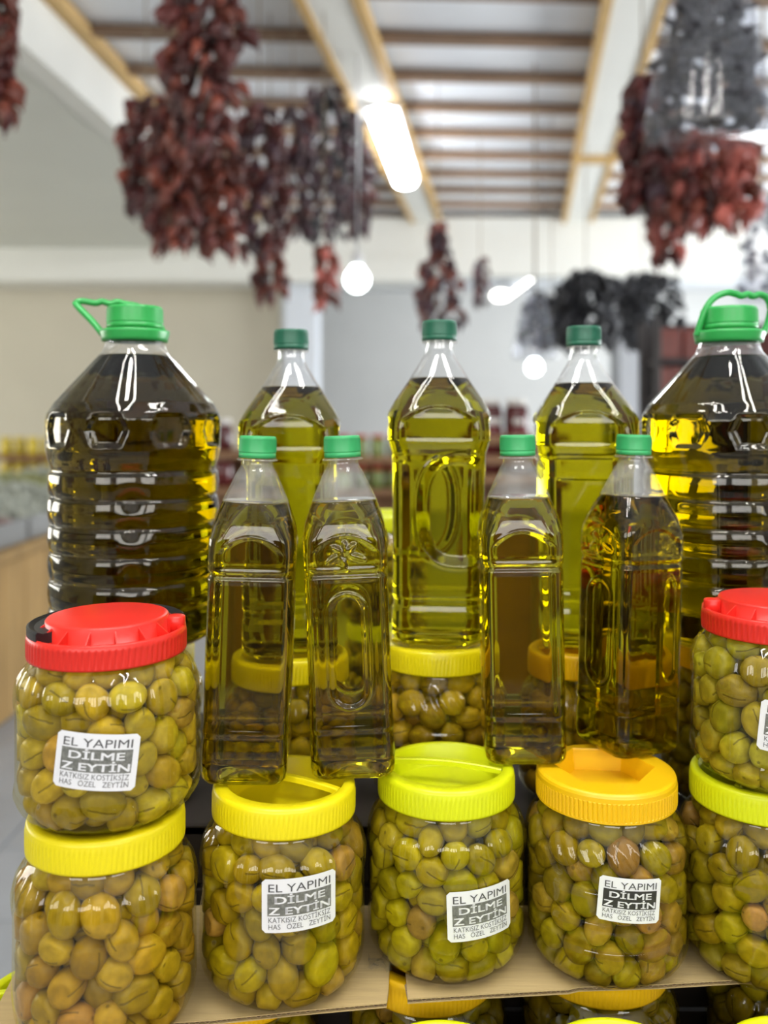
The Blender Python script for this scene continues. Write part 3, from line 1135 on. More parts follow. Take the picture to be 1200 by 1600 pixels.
# lower layer: lids the cardboard rests on, and the nearer row in front of it
for k, (u, v, y, mat, st, lab) in enumerate([
        (85, 1540, 0.737, M_LIME, 'plain', 'lower layer jar with lime lid peeking out left of the cardboard'),
        (372, 1560, 0.790, M_ORA, 'plain', 'lower layer jar with orange lid under the left cardboard sheet'),
        (668, 1550, 0.805, M_ORA, 'plain', 'lower layer jar with orange lid under the gap between cardboard sheets'),
        (935, 1545, 0.815, M_ORA, 'spiral', 'lower layer jar with orange lid under the right cardboard sheet'),
        (1225, 1530, 0.832, M_LIME, 'plain', 'lower layer jar with lime lid at the bottom right corner')]):
    p = aty(u, v, y)
    make_jar(lab, p.x, y, Z_TABLE, JH, st, 'plain', mat, T_DEEP, 'the lower layer', (2, 5, 1, 4, 3)[k], 0.6 + k)
for k, (u, y, lab) in enumerate([(695, 0.650, 'lime jar lid at the bottom edge left of centre'), (972, 0.653, 'lime jar lid at the bottom edge under the ringed jar'), (1262, 0.655, 'lime jar lid at the bottom right edge')]):
    p = atz(u, 1600, Z_TABLE + JH)
    make_jar(lab.replace('lime jar lid', 'front lower jar with lime lid'), (u - 600) / FPX * (y * _c + 0.474 * _s), y, Z_TABLE, JH, 'plain', 'plain', M_LIME, T_DEEP, 'the lower layer', (5, 3, 2)[k], 2.6 + k)

# a stack of lime-lidded jars further back on the table, seen in the gap left of the middle bottle
for k in range(3):
    make_jar(('bottom', 'middle', 'top')[k] + ' jar of the lime-lidded stack behind the middle bottles', 0.0, 1.42, Z_TABLE + k * JH, JH, 'plain', 'plain', M_LIME, T_GREEN, 'the back stack', (1, 2, 3)[k], 0.4 + k)

# ================================================================== OIL BOTTLES
def rsq(th, a, c):
    """polar radius of a rounded square, half side a, corner radius c"""
    t = np.abs(((th + PI / 4) % (PI / 2)) - PI / 4)
    flat = a / np.cos(t)
    k = a - c
    # circle centre (k,k)
    b = k * (np.cos(t) + np.sin(t))
    disc = np.clip(b * b - (2 * k * k - c * c), 0, None)
    cor = b + np.sqrt(disc)
    return np.where(a * np.tan(t) <= k, flat, cor)


def face_uv(th, r):
    """index of the face (0=-y front, 1=+x, 2=+y, 3=-x) and the coordinate across it"""
    k = np.floor(((th + PI / 2 + PI / 4) % (2 * PI)) / (PI / 2)).astype(int)
    mid = -PI / 2 + k * PI / 2
    return k, r * np.sin(th - mid)


def sd_stadium(u, s, s0, s1, w):
    sc = np.clip(s, s0, s1)
    return np.hypot(u, s - sc) - w


def bottle_rows(keys, height, s_start, step):
    return np.arange(s_start, height + 1e-6, step)


def small_surface(S, th, off=0.0):
    """one-litre bottle: S = distance below the top of the cap"""
    H = 0.292
    a = np.interp(S, [0.024, 0.027, 0.030, 0.0565, 0.075, 0.086, 0.092, 0.113, 0.1155, 0.1175, 0.120, 0.240, 0.248, 0.252, 0.262, 0.281, 0.287, 0.2905, 0.292],
                  [0.0135, 0.0145, 0.0165, 0.0285, 0.0346, 0.0364, 0.0367, 0.0365, 0.0350, 0.0350, 0.0362, 0.0362, 0.0366, 0.0358, 0.0366, 0.0366, 0.0355, 0.033, 0.029])
    c = np.interp(S, [0.024, 0.030, 0.0565, 0.075, 0.088, 0.10], [0.0134, 0.0162, 0.0245, 0.0190, 0.0130, 0.0110])
    c = np.minimum(c, a * 0.985)
    R = np.stack([rsq(th, a_ - off, max(c_ - off, 0.002)) for a_, c_ in zip(a, c)])
    SS = np.repeat(S[:, None], len(th), 1)
    TH = np.repeat(th[None, :], len(S), 0)
    k, u = face_uv(TH, R)
    A = np.repeat(a[:, None], len(th), 1)
    hw = A - 0.009
    inside = smoothstep(0.0, 0.0025, hw - np.abs(u))
    # arched shoulder panel
    sarch = 0.084 + 0.013 * (u / 0.027) ** 2
    pan = smoothstep(0, 0.0022, SS - sarch) * (1 - smoothstep(0.110, 0.1135, SS)) * inside
    disp = -0.0011 * pan
    ridge = np.exp(-((SS - sarch) / 0.0013) ** 2) * inside
    disp = disp + 0.0007 * ridge
    # flat lower panel
    low = smoothstep(0.121, 0.124, SS) * (1 - smoothstep(0.243, 0.247, SS)) * inside
    disp = disp - 0.0007 * low
    # faces 0 and 2 stay plain ; 1 and 3 carry the oval and the olive sprig
    em = ((k % 2) == 1).astype(float)
    sd = sd_stadium(u, SS, 0.150, 0.214, 0.0165)
    disp = disp + em * (0.0014 * np.exp(-(sd / 0.0014) ** 2) - 0.0013 * smoothstep(0.0, -0.003, sd))
    for (du, ds, ang, la, lb) in ((-0.0095, 0.1035, -0.55, 0.0085, 0.0034), (0.0105, 0.1030, 0.35, 0.0085, 0.0032), (-0.0020, 0.1070, 1.25, 0.0062, 0.0030), (0.0045, 0.0955, -0.75, 0.0075, 0.0028), (-0.0060, 0.0960, 0.55, 0.0070, 0.0026), (0.0, 0.0925, 1.5, 0.0055, 0.0020)):
        x = u - du
        y = SS - ds
        p = x * math.cos(ang) + y * math.sin(ang)
        q = -x * math.sin(ang) + y * math.cos(ang)
        e = np.sqrt((p / la) ** 2 + (q / lb) ** 2)
        disp = disp + em * 0.0016 * np.clip(1 - e ** 2, 0, 1) ** 0.5
    return R + disp, H


def mid_surface(S, th, off=0.0):
    """two-litre bottle"""
    H = 0.322
    a = np.interp(S, [0.028, 0.034, 0.040, 0.058, 0.082, 0.092, 0.098, 0.120, 0.127, 0.134, 0.150, 0.240, 0.272, 0.276, 0.281, 0.286, 0.308, 0.316, 0.322],
                  [0.0140, 0.0152, 0.0185, 0.0295, 0.0450, 0.0500, 0.0510, 0.0510, 0.0490, 0.0470, 0.0465, 0.0460, 0.0460, 0.0446, 0.0446, 0.0462, 0.0462, 0.0440, 0.037])
    c = np.interp(S, [0.028, 0.04, 0.06, 0.092, 0.11], [0.0138, 0.018, 0.026, 0.024, 0.0185])
    c = np.minimum(c, a * 0.985)
    R = np.stack([rsq(th, a_ - off, max(c_ - off, 0.002)) for a_, c_ in zip(a, c)])
    SS = np.repeat(S[:, None], len(th), 1)
    TH = np.repeat(th[None, :], len(S), 0)
    k, u = face_uv(TH, R)
    A = np.repeat(a[:, None], len(th), 1)
    hw = A - 0.014
    inside = smoothstep(0.0, 0.004, hw - np.abs(u))
    sarch = 0.086 + 0.012 * (u / 0.034) ** 2
    pan = smoothstep(0, 0.003, SS - sarch) * (1 - smoothstep(0.118, 0.124, SS)) * inside
    disp = -0.0016 * pan + 0.0008 * np.exp(-((SS - sarch) / 0.0018) ** 2) * inside
    # thumb scoop: a big off-centre oval pressed into the faces
    x = (u - 0.020) / 0.040
    y = (SS - 0.188) / 0.054
    e = (np.abs(x) ** 2.6 + np.abs(y) ** 2.6) ** (1 / 2.6)
    w = 1 - smoothstep(0.80, 1.0, e)
    em = (k % 2 == 0).astype(float)
    disp = disp + em * (-0.0042 * w + 0.0010 * np.exp(-((e - 1.02) / 0.05) ** 2))
    low = smoothstep(0.150, 0.156, SS) * (1 - smoothstep(0.262, 0.270, SS)) * inside * (1 - em)
    disp = disp - 0.0012 * low
    return R + disp, H


def big_surface(S, th, off=0.0):
    """five-litre round bottle with hexagon dimples and hoops"""
    H = 0.337
    keysS = [0.034, 0.040, 0.046, 0.098, 0.108, 0.114, 0.144, 0.156, 0.163, 0.167]
    keysR = [0.0285, 0.0300, 0.0325, 0.0790, 0.0845, 0.0862, 0.0862, 0.0835, 0.0812, 0.0818]
    r = np.interp(S, keysS, keysR)
    body = S > 0.167
    P = 0.0272
    f = ((S - 0.163) / P) % 1.0
    hoop = 0.0808 + 0.0036 * np.clip(1 - np.abs(f - 0.5) / 0.47, 0, 1) ** 0.3
    r = np.where(body, hoop, r)
    r = np.where(S > H - 0.014, np.minimum(r, 0.0838 - 0.016 * np.clip((S - (H - 0.014)) / 0.014, 0, 1) ** 2), r)
    r = r - off
    R = np.repeat(r[:, None], len(th), 1)
    SS = np.repeat(S[:, None], len(th), 1)
    TH = np.repeat(th[None, :], len(S), 0)
    nd = 9
    # facets of the cone
    cone = smoothstep(0.048, 0.06, SS) * (1 - smoothstep(0.095, 0.106, SS))
    R = R - cone * 0.0007 * (1 - np.abs(np.cos(nd * TH)))
    # dimples
    u = (((TH * nd / (2 * PI)) % 1.0) - 0.5) * (2 * PI / nd) * 0.086
    s = SS - 0.1245
    d = np.maximum(np.abs(s) / 0.0168, (np.abs(u) + 0.45 * np.abs(s)) / 0.0215)
    R = R - 0.0036 * (1 - smoothstep(0.72, 0.98, d)) + 0.0006 * np.exp(-((d - 1.05) / 0.07) ** 2)
    # grip hollows where the hoops are pinched
    for tc in (-PI / 2 + 0.10, -PI / 2 - 1.15):
        du = np.abs(((TH - tc + PI) % (2 * PI)) - PI) * 0.083
        for sc in (0.192, 0.219, 0.262):
            g = (du / 0.0085) ** 2 + ((SS - sc) / 0.010) ** 2
            R = R - 0.0035 * np.exp(-g * 1.2)
    return R, H


def surf_mesh(fn, s0, s1, step, n, off, mat, top_cap, name):
    th = np.arange(n) * 2 * PI / n
    S = np.unique(np.append(np.arange(s0, s1, step), s1))
    R, H = fn(S, th, off)
    rings = [np.stack([R[i] * np.cos(th), R[i] * np.sin(th), np.full(n, H - S[i] + (off if i == len(S) - 1 else 0))], 1) for i in range(len(S))]
    # concave foot
    last = rings[-1].copy()
    foot = last * [0.6, 0.6, 1] + [0, 0, 0.004]
    centre = last * [0.02, 0.02, 1] + [0, 0, 0.006]
    rings += [foot, centre]
    V, F = loft(rings, top_cap, True)
    # outward normals: rings run downwards
    F = [tuple(reversed(f)) for f in F]
    return mesh_from(name, V, F, mat=mat)


FILL_S, FILL_M, FILL_B = 0.0565, 0.058, 0.050


def split_shell(fn, s_top, fill, H, step, n, mat_top, mat_low):
    """upper clear part (above the oil) and the wall round the oil, as two slots of one body mesh"""
    me = surf_mesh(fn, s_top, H, step, n, 0.0, mat_low, False, 'bottle_body')
    me.materials.append(mat_top)
    idx = np.zeros(len(me.polygons), dtype=np.int32)
    cen = np.empty(len(me.polygons) * 3, dtype=np.float32)
    me.polygons.foreach_get('center', cen)
    idx[cen.reshape(-1, 3)[:, 2] > H - fill] = 1
    me.polygons.foreach_set('material_index', idx)
    return me


SMALL_BODY = split_shell(small_surface, 0.021, FILL_S, 0.292, 0.0013, 160, M_PET_MISTED, M_PET)
M_PET_NECK = clear_shell('clear_neck_plastic', (0.95, 0.95, 0.95), refl=0.09, edge=0.7, rough=0.04, haze=0.05, bump=0.2, power=2.5)
MID_BODY = split_shell(mid_surface, 0.020, FILL_M, 0.322, 0.0016, 160, M_PET_NECK, M_PET)
BIG_BODY = split_shell(big_surface, 0.030, FILL_B, 0.337, 0.0014, 198, M_PET_NECK, M_PET)


def oil_mesh(fn, fill, H, step, n, mat):
    return surf_mesh(fn, fill, H, step, n, 0.0006, mat, True, 'oil')


SMALL_OIL = oil_mesh(small_surface, FILL_S, 0.292, 0.0013, 160, M_OIL_SMALL)
MID_OIL = oil_mesh(mid_surface, FILL_M, 0.322, 0.0016, 160, M_OIL_MID)
BIG_OIL = oil_mesh(big_surface, FILL_B, 0.337, 0.0014, 198, M_OIL_BIG)
BIG_OIL_D = BIG_OIL.copy()
BIG_OIL_D.materials.clear()
BIG_OIL_D.materials.append(M_OIL_DARK)


def cap_mesh(r, h, mat, n=180, rib=0.0004):
    th = np.arange(n) * 2 * PI / n

    def ring(r_, z, ribs=0.0):
        rr = np.full(n, r_) + ribs * np.where((np.arange(n) % 2) == 0, -1.0, 0.5)
        return np.stack([rr * np.cos(th), rr * np.sin(th), np.full(n, z)], 1)
    rings = [ring(r * 0.93, -h), ring(r, -h), ring(r, -h * 0.80), ring(r * 0.985, -h * 0.79), ring(r * 0.985, -h * 0.74), ring(r, -h * 0.73), ring(r, -h * 0.71, rib), ring(r * 0.99, -h * 0.14, rib), ring(r * 0.985, -h * 0.12),
             ring(r * 0.965, -h * 0.035), ring(r * 0.93, 0.0), ring(r * 0.80, -0.0002), ring(r * 0.01, -0.0002)]
    V, F = loft(rings, True, True)
    return mesh_from('cap', V, F, mat=mat)


def neck_ring_mesh(r, h, mat, lip=0.001):
    V, F = lathe([(r * 0.86, 0), (r, 0), (r + lip, h * 0.3), (r + lip, h * 0.6), (r, h), (r * 0.86, h)], 64)
    return mesh_from('neck_ring', V, F, mat=mat)


SMALL_CAP = cap_mesh(0.0162, 0.0188, M_CAP_G)
MID_CAP = cap_mesh(0.0178, 0.0200, M_CAP_GD, rib=0.0005)
BIG_CAP = cap_mesh(0.0280, 0.0225, M_CAP_G2)
SMALL_RING = neck_ring_mesh(0.0168, 0.0018, M_PET_MISTED, 0.0012)
V, F = lathe([(0.029, 0), (0.0325, 0.0), (0.0330, 0.003), (0.0345, 0.009), (0.0345, 0.011), (0.0320, 0.012), (0.0285, 0.0122)], 96)
BIG_RING = mesh_from('handle_ring', V, F, mat=M_CAP_G2)


def small_bottle(label, u, y, rz, lean, z=Z_LID):
    p = aty(u, 1200, y)
    x = (u - 600) / FPX * (y * _c + (EYE - z) * _s)
    t = thing('oil_bottle', label, 'bottle', (x, y, z + 0.0005), (0, 0, 0), 'one litre olive oil bottles standing on jar lids')
    t.rotation_euler = Euler((0, lean, 0)).to_matrix().to_4x4().to_euler()
    t.rotation_euler = (Matrix.Rotation(lean, 4, 'Y') @ Matrix.Rotation(rz, 4, 'Z')).to_euler()
    H = 0.292
    link('bottle_body', SMALL_BODY, t)
    link('oil', SMALL_OIL, t)
    link('cap', SMALL_CAP, t, (0, 0, H))
    link('neck_ring', SMALL_RING, t, (0, 0, H - 0.0215))
    return t


small_bottle('small square oil bottle leaning right, first from the left, no oval on its face', 385, 0.780, 0.06, math.radians(2.0))
small_bottle('small oil bottle with embossed oval and olive sprig facing front', 553, 0.793, PI / 2 + 0.02, math.radians(-2.1))
small_bottle('small plain-faced oil bottle just right of the middle two litre bottle', 817, 0.824, -0.05, math.radians(-1.0))
small_bottle('small oil bottle turned edge-on, the rightmost of the small ones', 978, 0.843, 0.42, math.radians(1.5))


def mid_bottle(label, u, y, z, rz, lean=0.0):
    x = (u - 600) / FPX * (y * _c + (EYE - z) * _s)
    t = thing('oil_bottle', label, 'bottle', (x, y, z + 0.0005), (0, 0, 0), 'two litre olive oil bottles in the back row')
    t.rotation_euler = (Matrix.Rotation(lean, 4, 'Y') @ Matrix.Rotation(rz, 4, 'Z')).to_euler()
    t.scale = (1.03, 1.03, 1.037)
    H = 0.322
    link('bottle_body', MID_BODY, t)
    link('oil', MID_OIL, t)
    link('cap', MID_CAP, t, (0, 0, H))
    link('neck_ring', SMALL_RING, t, (0, 0, H - 0.0225))
    return t


mid_bottle('two litre oil bottle behind the two left small bottles', 455, BY + 0.005, YL + 0.154, PI / 2 + 0.05)
mid_bottle('bright two litre oil bottle in the middle on a yellow jar lid', 684, BY, YL + JH, -0.06, math.radians(0.3))
mid_bottle('two litre oil bottle left of the right five litre bottle', 912, BY + 0.01, YL + 0.158, PI / 2 - 0.12)


def big_bottle(label, u, y, z, rz, oil, handle):
    x = (u - 600) / FPX * (y * _c + (EYE - z) * _s)
    t = thing('large_oil_bottle', label, 'bottle', (x, y, z + 0.0005), (0, 0, 0), 'five litre olive oil bottles')
    t.scale = (1.035, 1.035, 1.035)
    H = 0.337
    link('bottle_body', BIG_BODY, t, rot=(0, 0, rz))
    link('oil', oil, t, rot=(0, 0, rz))
    link('cap', BIG_CAP, t, (0, 0, H))
    rg = link('handle_ring', BIG_RING, t, (0, 0, H - 0.0355))
    # strap handle: path with finger waves
    pts = []
    for (a, b, k) in handle:
        pass
    P = [Vector(h) for h in handle]
    dense = []
    for i in range(len(P) - 1):
        p0 = P[max(i - 1, 0)]
        p1, p2 = P[i], P[i + 1]
        p3 = P[min(i + 2, len(P) - 1)]
        for j in range(8):
            s = j / 8
            dense.append(0.5 * ((2 * p1) + (p2 - p0) * s + (2 * p0 - 5 * p1 + 4 * p2 - p3) * s * s + (3 * p1 - p0 - 3 * p2 + p3) * s ** 3))
    dense.append(P[-1])
    V, F = tube(dense, 0.0040, 10, flat=0.85)
    link('strap_handle', mesh_from('strap_handle', V, F, mat=M_CAP_G2), t, (0, 0, H - 0.0275))
    return t


zB = YL + JH
left_handle = [(-0.033, 0.0, 0.0), (-0.046, 0.006, 0.014), (-0.061, 0.012, 0.028), (-0.0655, 0.016, 0.0335), (-0.060, 0.019, 0.036), (-0.048, 0.024, 0.0345), (-0.042, 0.026, 0.0365), (-0.034, 0.028, 0.0345), (-0.027, 0.030, 0.0365),
               (-0.018, 0.033, 0.0345), (-0.008, 0.036, 0.033), (0.004, 0.037, 0.027), (0.016, 0.034, 0.014), (0.022, 0.026, 0.0)]
right_handle = [(-0.034, -0.004, -0.001), (-0.031, -0.006, 0.012), (-0.026, -0.007, 0.026), (-0.017, -0.006, 0.037), (-0.004, -0.004, 0.0425), (0.006, -0.002, 0.0415), (0.012, -0.002, 0.0395), (0.019, 0.0, 0.0415), (0.025, 0.0, 0.0395),
                (0.032, 0.002, 0.0415), (0.040, 0.003, 0.038), (0.044, 0.004, 0.028), (0.041, 0.004, 0.012), (0.034, 0.003, -0.001)]
big_bottle('dark five litre oil bottle with green handle flipped to the left', 211, BY, zB, 0.14, BIG_OIL_D, left_handle)
big_bottle('golden five litre oil bottle at right with green handle arched over its cap', 1139, BY, zB - 0.001, 0.05, BIG_OIL, right_handle)

# ================================================================== THE OLIVES
def project_many(P):
    d = P[:, 1] * _c - (P[:, 2] - EYE) * _s
    u = P[:, 0] / d * FPX + 600
    v = HZ - (P[:, 1] * _s + (P[:, 2] - EYE) * _c) / d * FPX
    return u, v, d


Pall = np.array([o['pos'] for o in OLIVES])
rall = np.array([o['rad'] for o in OLIVES])
uu, vv, dd = project_many(Pall)
SC = 0.5
W_, H_ = 600, 800
zb = np.full((H_, W_), 9.0)
ib = np.full((H_, W_), -1)
for i in np.argsort(dd):
    pr = rall[i] / dd[i] * FPX * SC
    cu, cv = uu[i] * SC, vv[i] * SC
    x0, x1, y0, y1 = int(cu - pr), int(cu + pr) + 1, int(cv - pr), int(cv + pr) + 1
    if x1 < 0 or y1 < 0 or x0 >= W_ or y0 >= H_:
        continue
    x0, y0 = max(x0, 0), max(y0, 0)
    x1, y1 = min(x1, W_ - 1), min(y1, H_ - 1)
    if x1 <= x0 or y1 <= y0:
        continue
    X, Y = np.meshgrid(np.arange(x0, x1 + 1), np.arange(y0, y1 + 1))
    msk = ((X - cu) ** 2 + (Y - cv) ** 2 < pr * pr) & (dd[i] < zb[y0:y1 + 1, x0:x1 + 1])
    zb[y0:y1 + 1, x0:x1 + 1][msk] = dd[i]
    ib[y0:y1 + 1, x0:x1 + 1][msk] = i
cnt = np.bincount(ib[ib >= 0].ravel(), minlength=len(OLIVES))
front = np.array([not o['jar'].startswith(('the back', 'the lower')) for o in OLIVES])
order = np.argsort(-(cnt * front))
chosen = set(int(i) for i in order[:300])



def pressed(o, V):
    """olive vertices in the world, pressed flat where they meet the inside of the jar wall"""
    Rm = np.array(o['rot'])
    W = V @ Rm.T * o['rad'] * 1.05 + o['pos']
    M = np.array(o['M'])
    L = (W - M[:3, 3]) @ M[:3, :3]
    L[:, 2] = np.clip(L[:, 2], 0.0016, o['H'] - 0.0255)
    lim = jar_radius(o['H'], L[:, 2]) - 0.0017
    rr = np.hypot(L[:, 0], L[:, 1]) + 1e-9
    k = np.minimum(1.0, lim / rr)
    L[:, 0] *= k
    L[:, 1] *= k
    return L @ M[:3, :3].T + M[:3, 3]


for i in sorted(chosen):
    o = OLIVES[i]
    W = pressed(o, olive_shape(ICO3[0], np.random.default_rng(100 + i))) - o['pos']
    me = mesh_from('olive', W, ICO3[1], mat=M_OLIVE)
    a = me.attributes.new('lp', 'FLOAT_VECTOR', 'POINT')
    a.data.foreach_set('vector', ICO3[0].astype(np.float32).ravel())
    c = me.attributes.new('col', 'FLOAT_COLOR', 'POINT')
    c.data.foreach_set('color', np.tile(np.array([*o['tint'], 1.0], np.float32), len(ICO3[0])))
    ob = link('green_olive', me, None, o['pos'])
    tag(ob, 'slit green olive in ' + o['jar'], 'olive', 'olives in ' + o['jar'])

VV, FF, LP, CC = [], [], [], []
base = 0
shapes = [olive_shape(ICO2[0], np.random.default_rng(500 + k)) for k in range(8)]
for i, o in enumerate(OLIVES):
    if i in chosen:
        continue
    VV.append(pressed(o, shapes[i % 8]))
    FF.append(ICO2[1] + base)
    LP.append(ICO2[0])
    CC.append(np.tile(np.array([*o['tint'], 1.0]), (len(ICO2[0]), 1)))
    base += len(ICO2[0])
VV, FF, LP, CC = np.concatenate(VV), np.concatenate(FF), np.concatenate(LP), np.concatenate(CC)
me = bpy.data.meshes.new('olives')
me.vertices.add(len(VV))
me.vertices.foreach_set('co', VV.astype(np.float32).ravel())
me.loops.add(FF.size)
me.loops.foreach_set('vertex_index', FF.astype(np.int32).ravel())
me.polygons.add(len(FF))
me.polygons.foreach_set('loop_start', np.arange(0, FF.size, 3, dtype=np.int32))
me.polygons.foreach_set('use_smooth', np.ones(len(FF), dtype=bool))
me.update(calc_edges=True)
me.validate()
a = me.attributes.new('lp', 'FLOAT_VECTOR', 'POINT')
a.data.foreach_set('vector', LP.astype(np.float32).ravel())
c = me.attributes.new('col', 'FLOAT_COLOR', 'POINT')
c.data.foreach_set('color', CC.astype(np.float32).ravel())
me.materials.append(M_OLIVE)
rest = link('olive_filling', me)
tag(rest, 'remaining green olives filling the clear jars', 'olives', kind='stuff')

# ================================================================== BEHIND THE DISPLAY
# ------------------------------------------------------------------ hanging strings of dried peppers
def pepper_mesh(name, mat, seed, L=1.0, fat=0.16):
    g = np.random.default_rng(seed)
    n, m = 8, 9
    rings = []
    for i in range(m):
        t = i / (m - 1)
        r = fat * (math.sin(PI * min(1.0, t * 1.05 + 0.12)) ** 0.7 if t < 0.92 else 0.25) * (1 - 0.45 * t)
        th = np.arange(n) * 2 * PI / n
        rr = max(r, 0.02) * (1 + 0.28 * g.uniform(-1, 1, n))
        bend = 0.12 * math.sin(2.2 * t)
        rings.append(np.stack([rr * np.cos(th) + bend, rr * np.sin(th) * 0.75, np.full(n, -t * L)], 1))
    V, F = loft(rings, True, True)
    return mesh_from(name, V, F, mat=mat)


M_PEP = [plain('dried_pepper_dark_red', (0.085, 0.016, 0.014), rough=0.42, objvar=0.6, var=0.3, scale=3),
         plain('dried_pepper_brick_red', (0.19, 0.042, 0.024), rough=0.42, objvar=0.5, var=0.3, scale=3),
         plain('dried_pepper_rose', (0.46, 0.12, 0.095), rough=0.40, objvar=0.4, var=0.3, scale=3),
         plain('dried_aubergine', (0.012, 0.013, 0.018), rough=0.5, objvar=0.6, var=0.4, scale=3),
         plain('dried_pepper_purple', (0.05, 0.017, 0.028), rough=0.45, objvar=0.5, var=0.3, scale=3)]
PEP = [[pepper_mesh('dried_pepper', M_PEP[k], 10 * k + j, 1.0, 0.17 + 0.03 * j) for j in range(3)] for k in range(5)]
M_CORD = plain('hemp_cord', (0.25, 0.20, 0.14), rough=0.9)


def pepper_string(label, u, v0, v1, hw, d, kinds, n, plen=0.078, name='hanging_pepper_string', cat='pepper string', group='strings of dried peppers', part='dried_pepper'):
    top, bot = aty(u, v0, d), aty(u, v1, d)
    L = top.z - bot.z
    R = hw / FPX * d
    t = thing(name, label, cat, top, group=group)
    g = random.Random(int(u * 7 + v1))
    link('cord', mesh_from('cord', *tube([(0, 0, -L * 0.93), (0, 0, 0), (0, 0, max(0.02, ZC - top.z))], 0.003, 5), mat=M_CORD), t)
    n = int(n * 1.8)
    for i in range(n):
        s = (i + g.random()) / n
        a = i * 2.4 + g.random() * 0.9
        env = (0.55 + 0.55 * min(1, s * 5.0)) * (1.0 if s < 0.85 else 1.0 - (s - 0.85) * 1.6)
        if label.startswith('lone') and s < 0.33:
            env = 0.32
        r = R * env * g.uniform(0.2, 0.85)
        pl = plen * g.uniform(0.8, 1.25)
        me = PEP[g.choice(kinds)][g.randrange(3)]
        p = link(part, me, t, (r * math.cos(a), r * math.sin(a), -s * max(L - pl, 0.02)), (g.uniform(-0.35, 0.35) + 0.35 * math.sin(a), g.uniform(-0.3, 0.3) - 0.35 * math.cos(a), a))
        p.scale = (pl * 1.75, pl * 1.75, pl)
    return t


STR = [
    ('dried pepper string cut by the left edge of the view', 0, -40, 215, 20, 2.8, (0, 1), 26),
    ('long thick dried pepper string reaching the top of the view', 316, -60, 260, 62, 2.9, (0, 0, 1), 90),
    ('leftmost dried pepper string of the big cluster', 228, 150, 352, 42, 3.5, (0, 0, 1), 48),
    ('dried pepper string ending lowest at the left of the cluster', 264, 155, 412, 34, 3.15, (0, 1), 52),
    ('dried pepper string just below the long thick one', 335, 210, 416, 42, 3.3, (0, 1, 1), 56),
    ('dried pepper string behind the long thick one', 300, 165, 380, 40, 3.9, (0, 4), 40),
    ('dried pepper string right of the long thick one', 405, 158, 420, 40, 3.8, (0, 4, 0), 56),
    ('small brick red pepper string hanging lowest beside the white column', 422, 360, 488, 24, 4.3, (1, 0), 22),
    ('dark purple pepper string left of the bulb cord', 458, 165, 385, 40, 4.2, (4, 4, 0), 46),
    ('widest dark purple pepper string beside the bulb cord', 508, 130, 392, 44, 4.6, (4, 4, 3), 54),
    ('thin rose pepper string tip in front of the white column', 506, 380, 497, 18, 4.1, (1, 2), 16),
    ('dark purple pepper string directly behind the bulb cord', 545, 170, 372, 34, 5.0, (4, 4, 0), 40),
    ('rightmost dark purple pepper string under the tube lamp', 562, 225, 385, 18, 5.4, (4, 0), 30),
    ('lone dried pepper string in the middle, narrow above', 684, 345, 538, 42, 5.0, (0, 4, 1), 56),
    ('thinnest far pepper string right of the lone middle one', 750, 402, 492, 11, 6.0, (4, 0), 12),
    ('dark dried pepper string left of the clear bag', 1003, 115, 350, 32, 3.0, (0, 4, 0), 50),
    ('rose pepper string ending in a thin tail under the clear bag', 1040, 190, 432, 26, 3.25, (2, 1, 0), 44),
    ('second rose pepper string under the clear bag', 1076, 200, 372, 30, 3.1, (1, 2, 0), 40),
    ('third rose pepper string under the clear bag', 1112, 205, 385, 32, 3.4, (0, 1, 2), 42),
    ('bright rose pepper string at the right end of the row', 1152, 205, 372, 28, 3.0, (2, 2, 1), 40)]
for a in STR:
    pepper_string(*a)

for (lab, u, v0, v1, hw, d, n) in (('bluish dark dried aubergine bunch on the left of three', 862, 455, 556, 50, 5.7, 44), ('black dried aubergine bunch in the middle of three', 915, 420, 560, 52, 5.0, 60), ('black dried aubergine bunch on the right of three', 1003, 425, 556, 62, 5.6, 64)):
    pepper_string(lab, u, v0, v1, hw, d, (3,), int(n * 1.6), 0.085, 'hanging_aubergine_bunch', 'aubergine bunch', 'bunches of dried aubergines', 'dried_aubergine')

# ------------------------------------------------------------------ clear bags hanging at the right
M_BAG = clear_shell('clear_bag_film', (0.86, 0.87, 0.90), refl=0.06, edge=0.5, rough=0.10, haze=0.035, bump=0.5, hazecol=(0.8, 0.82, 0.86))


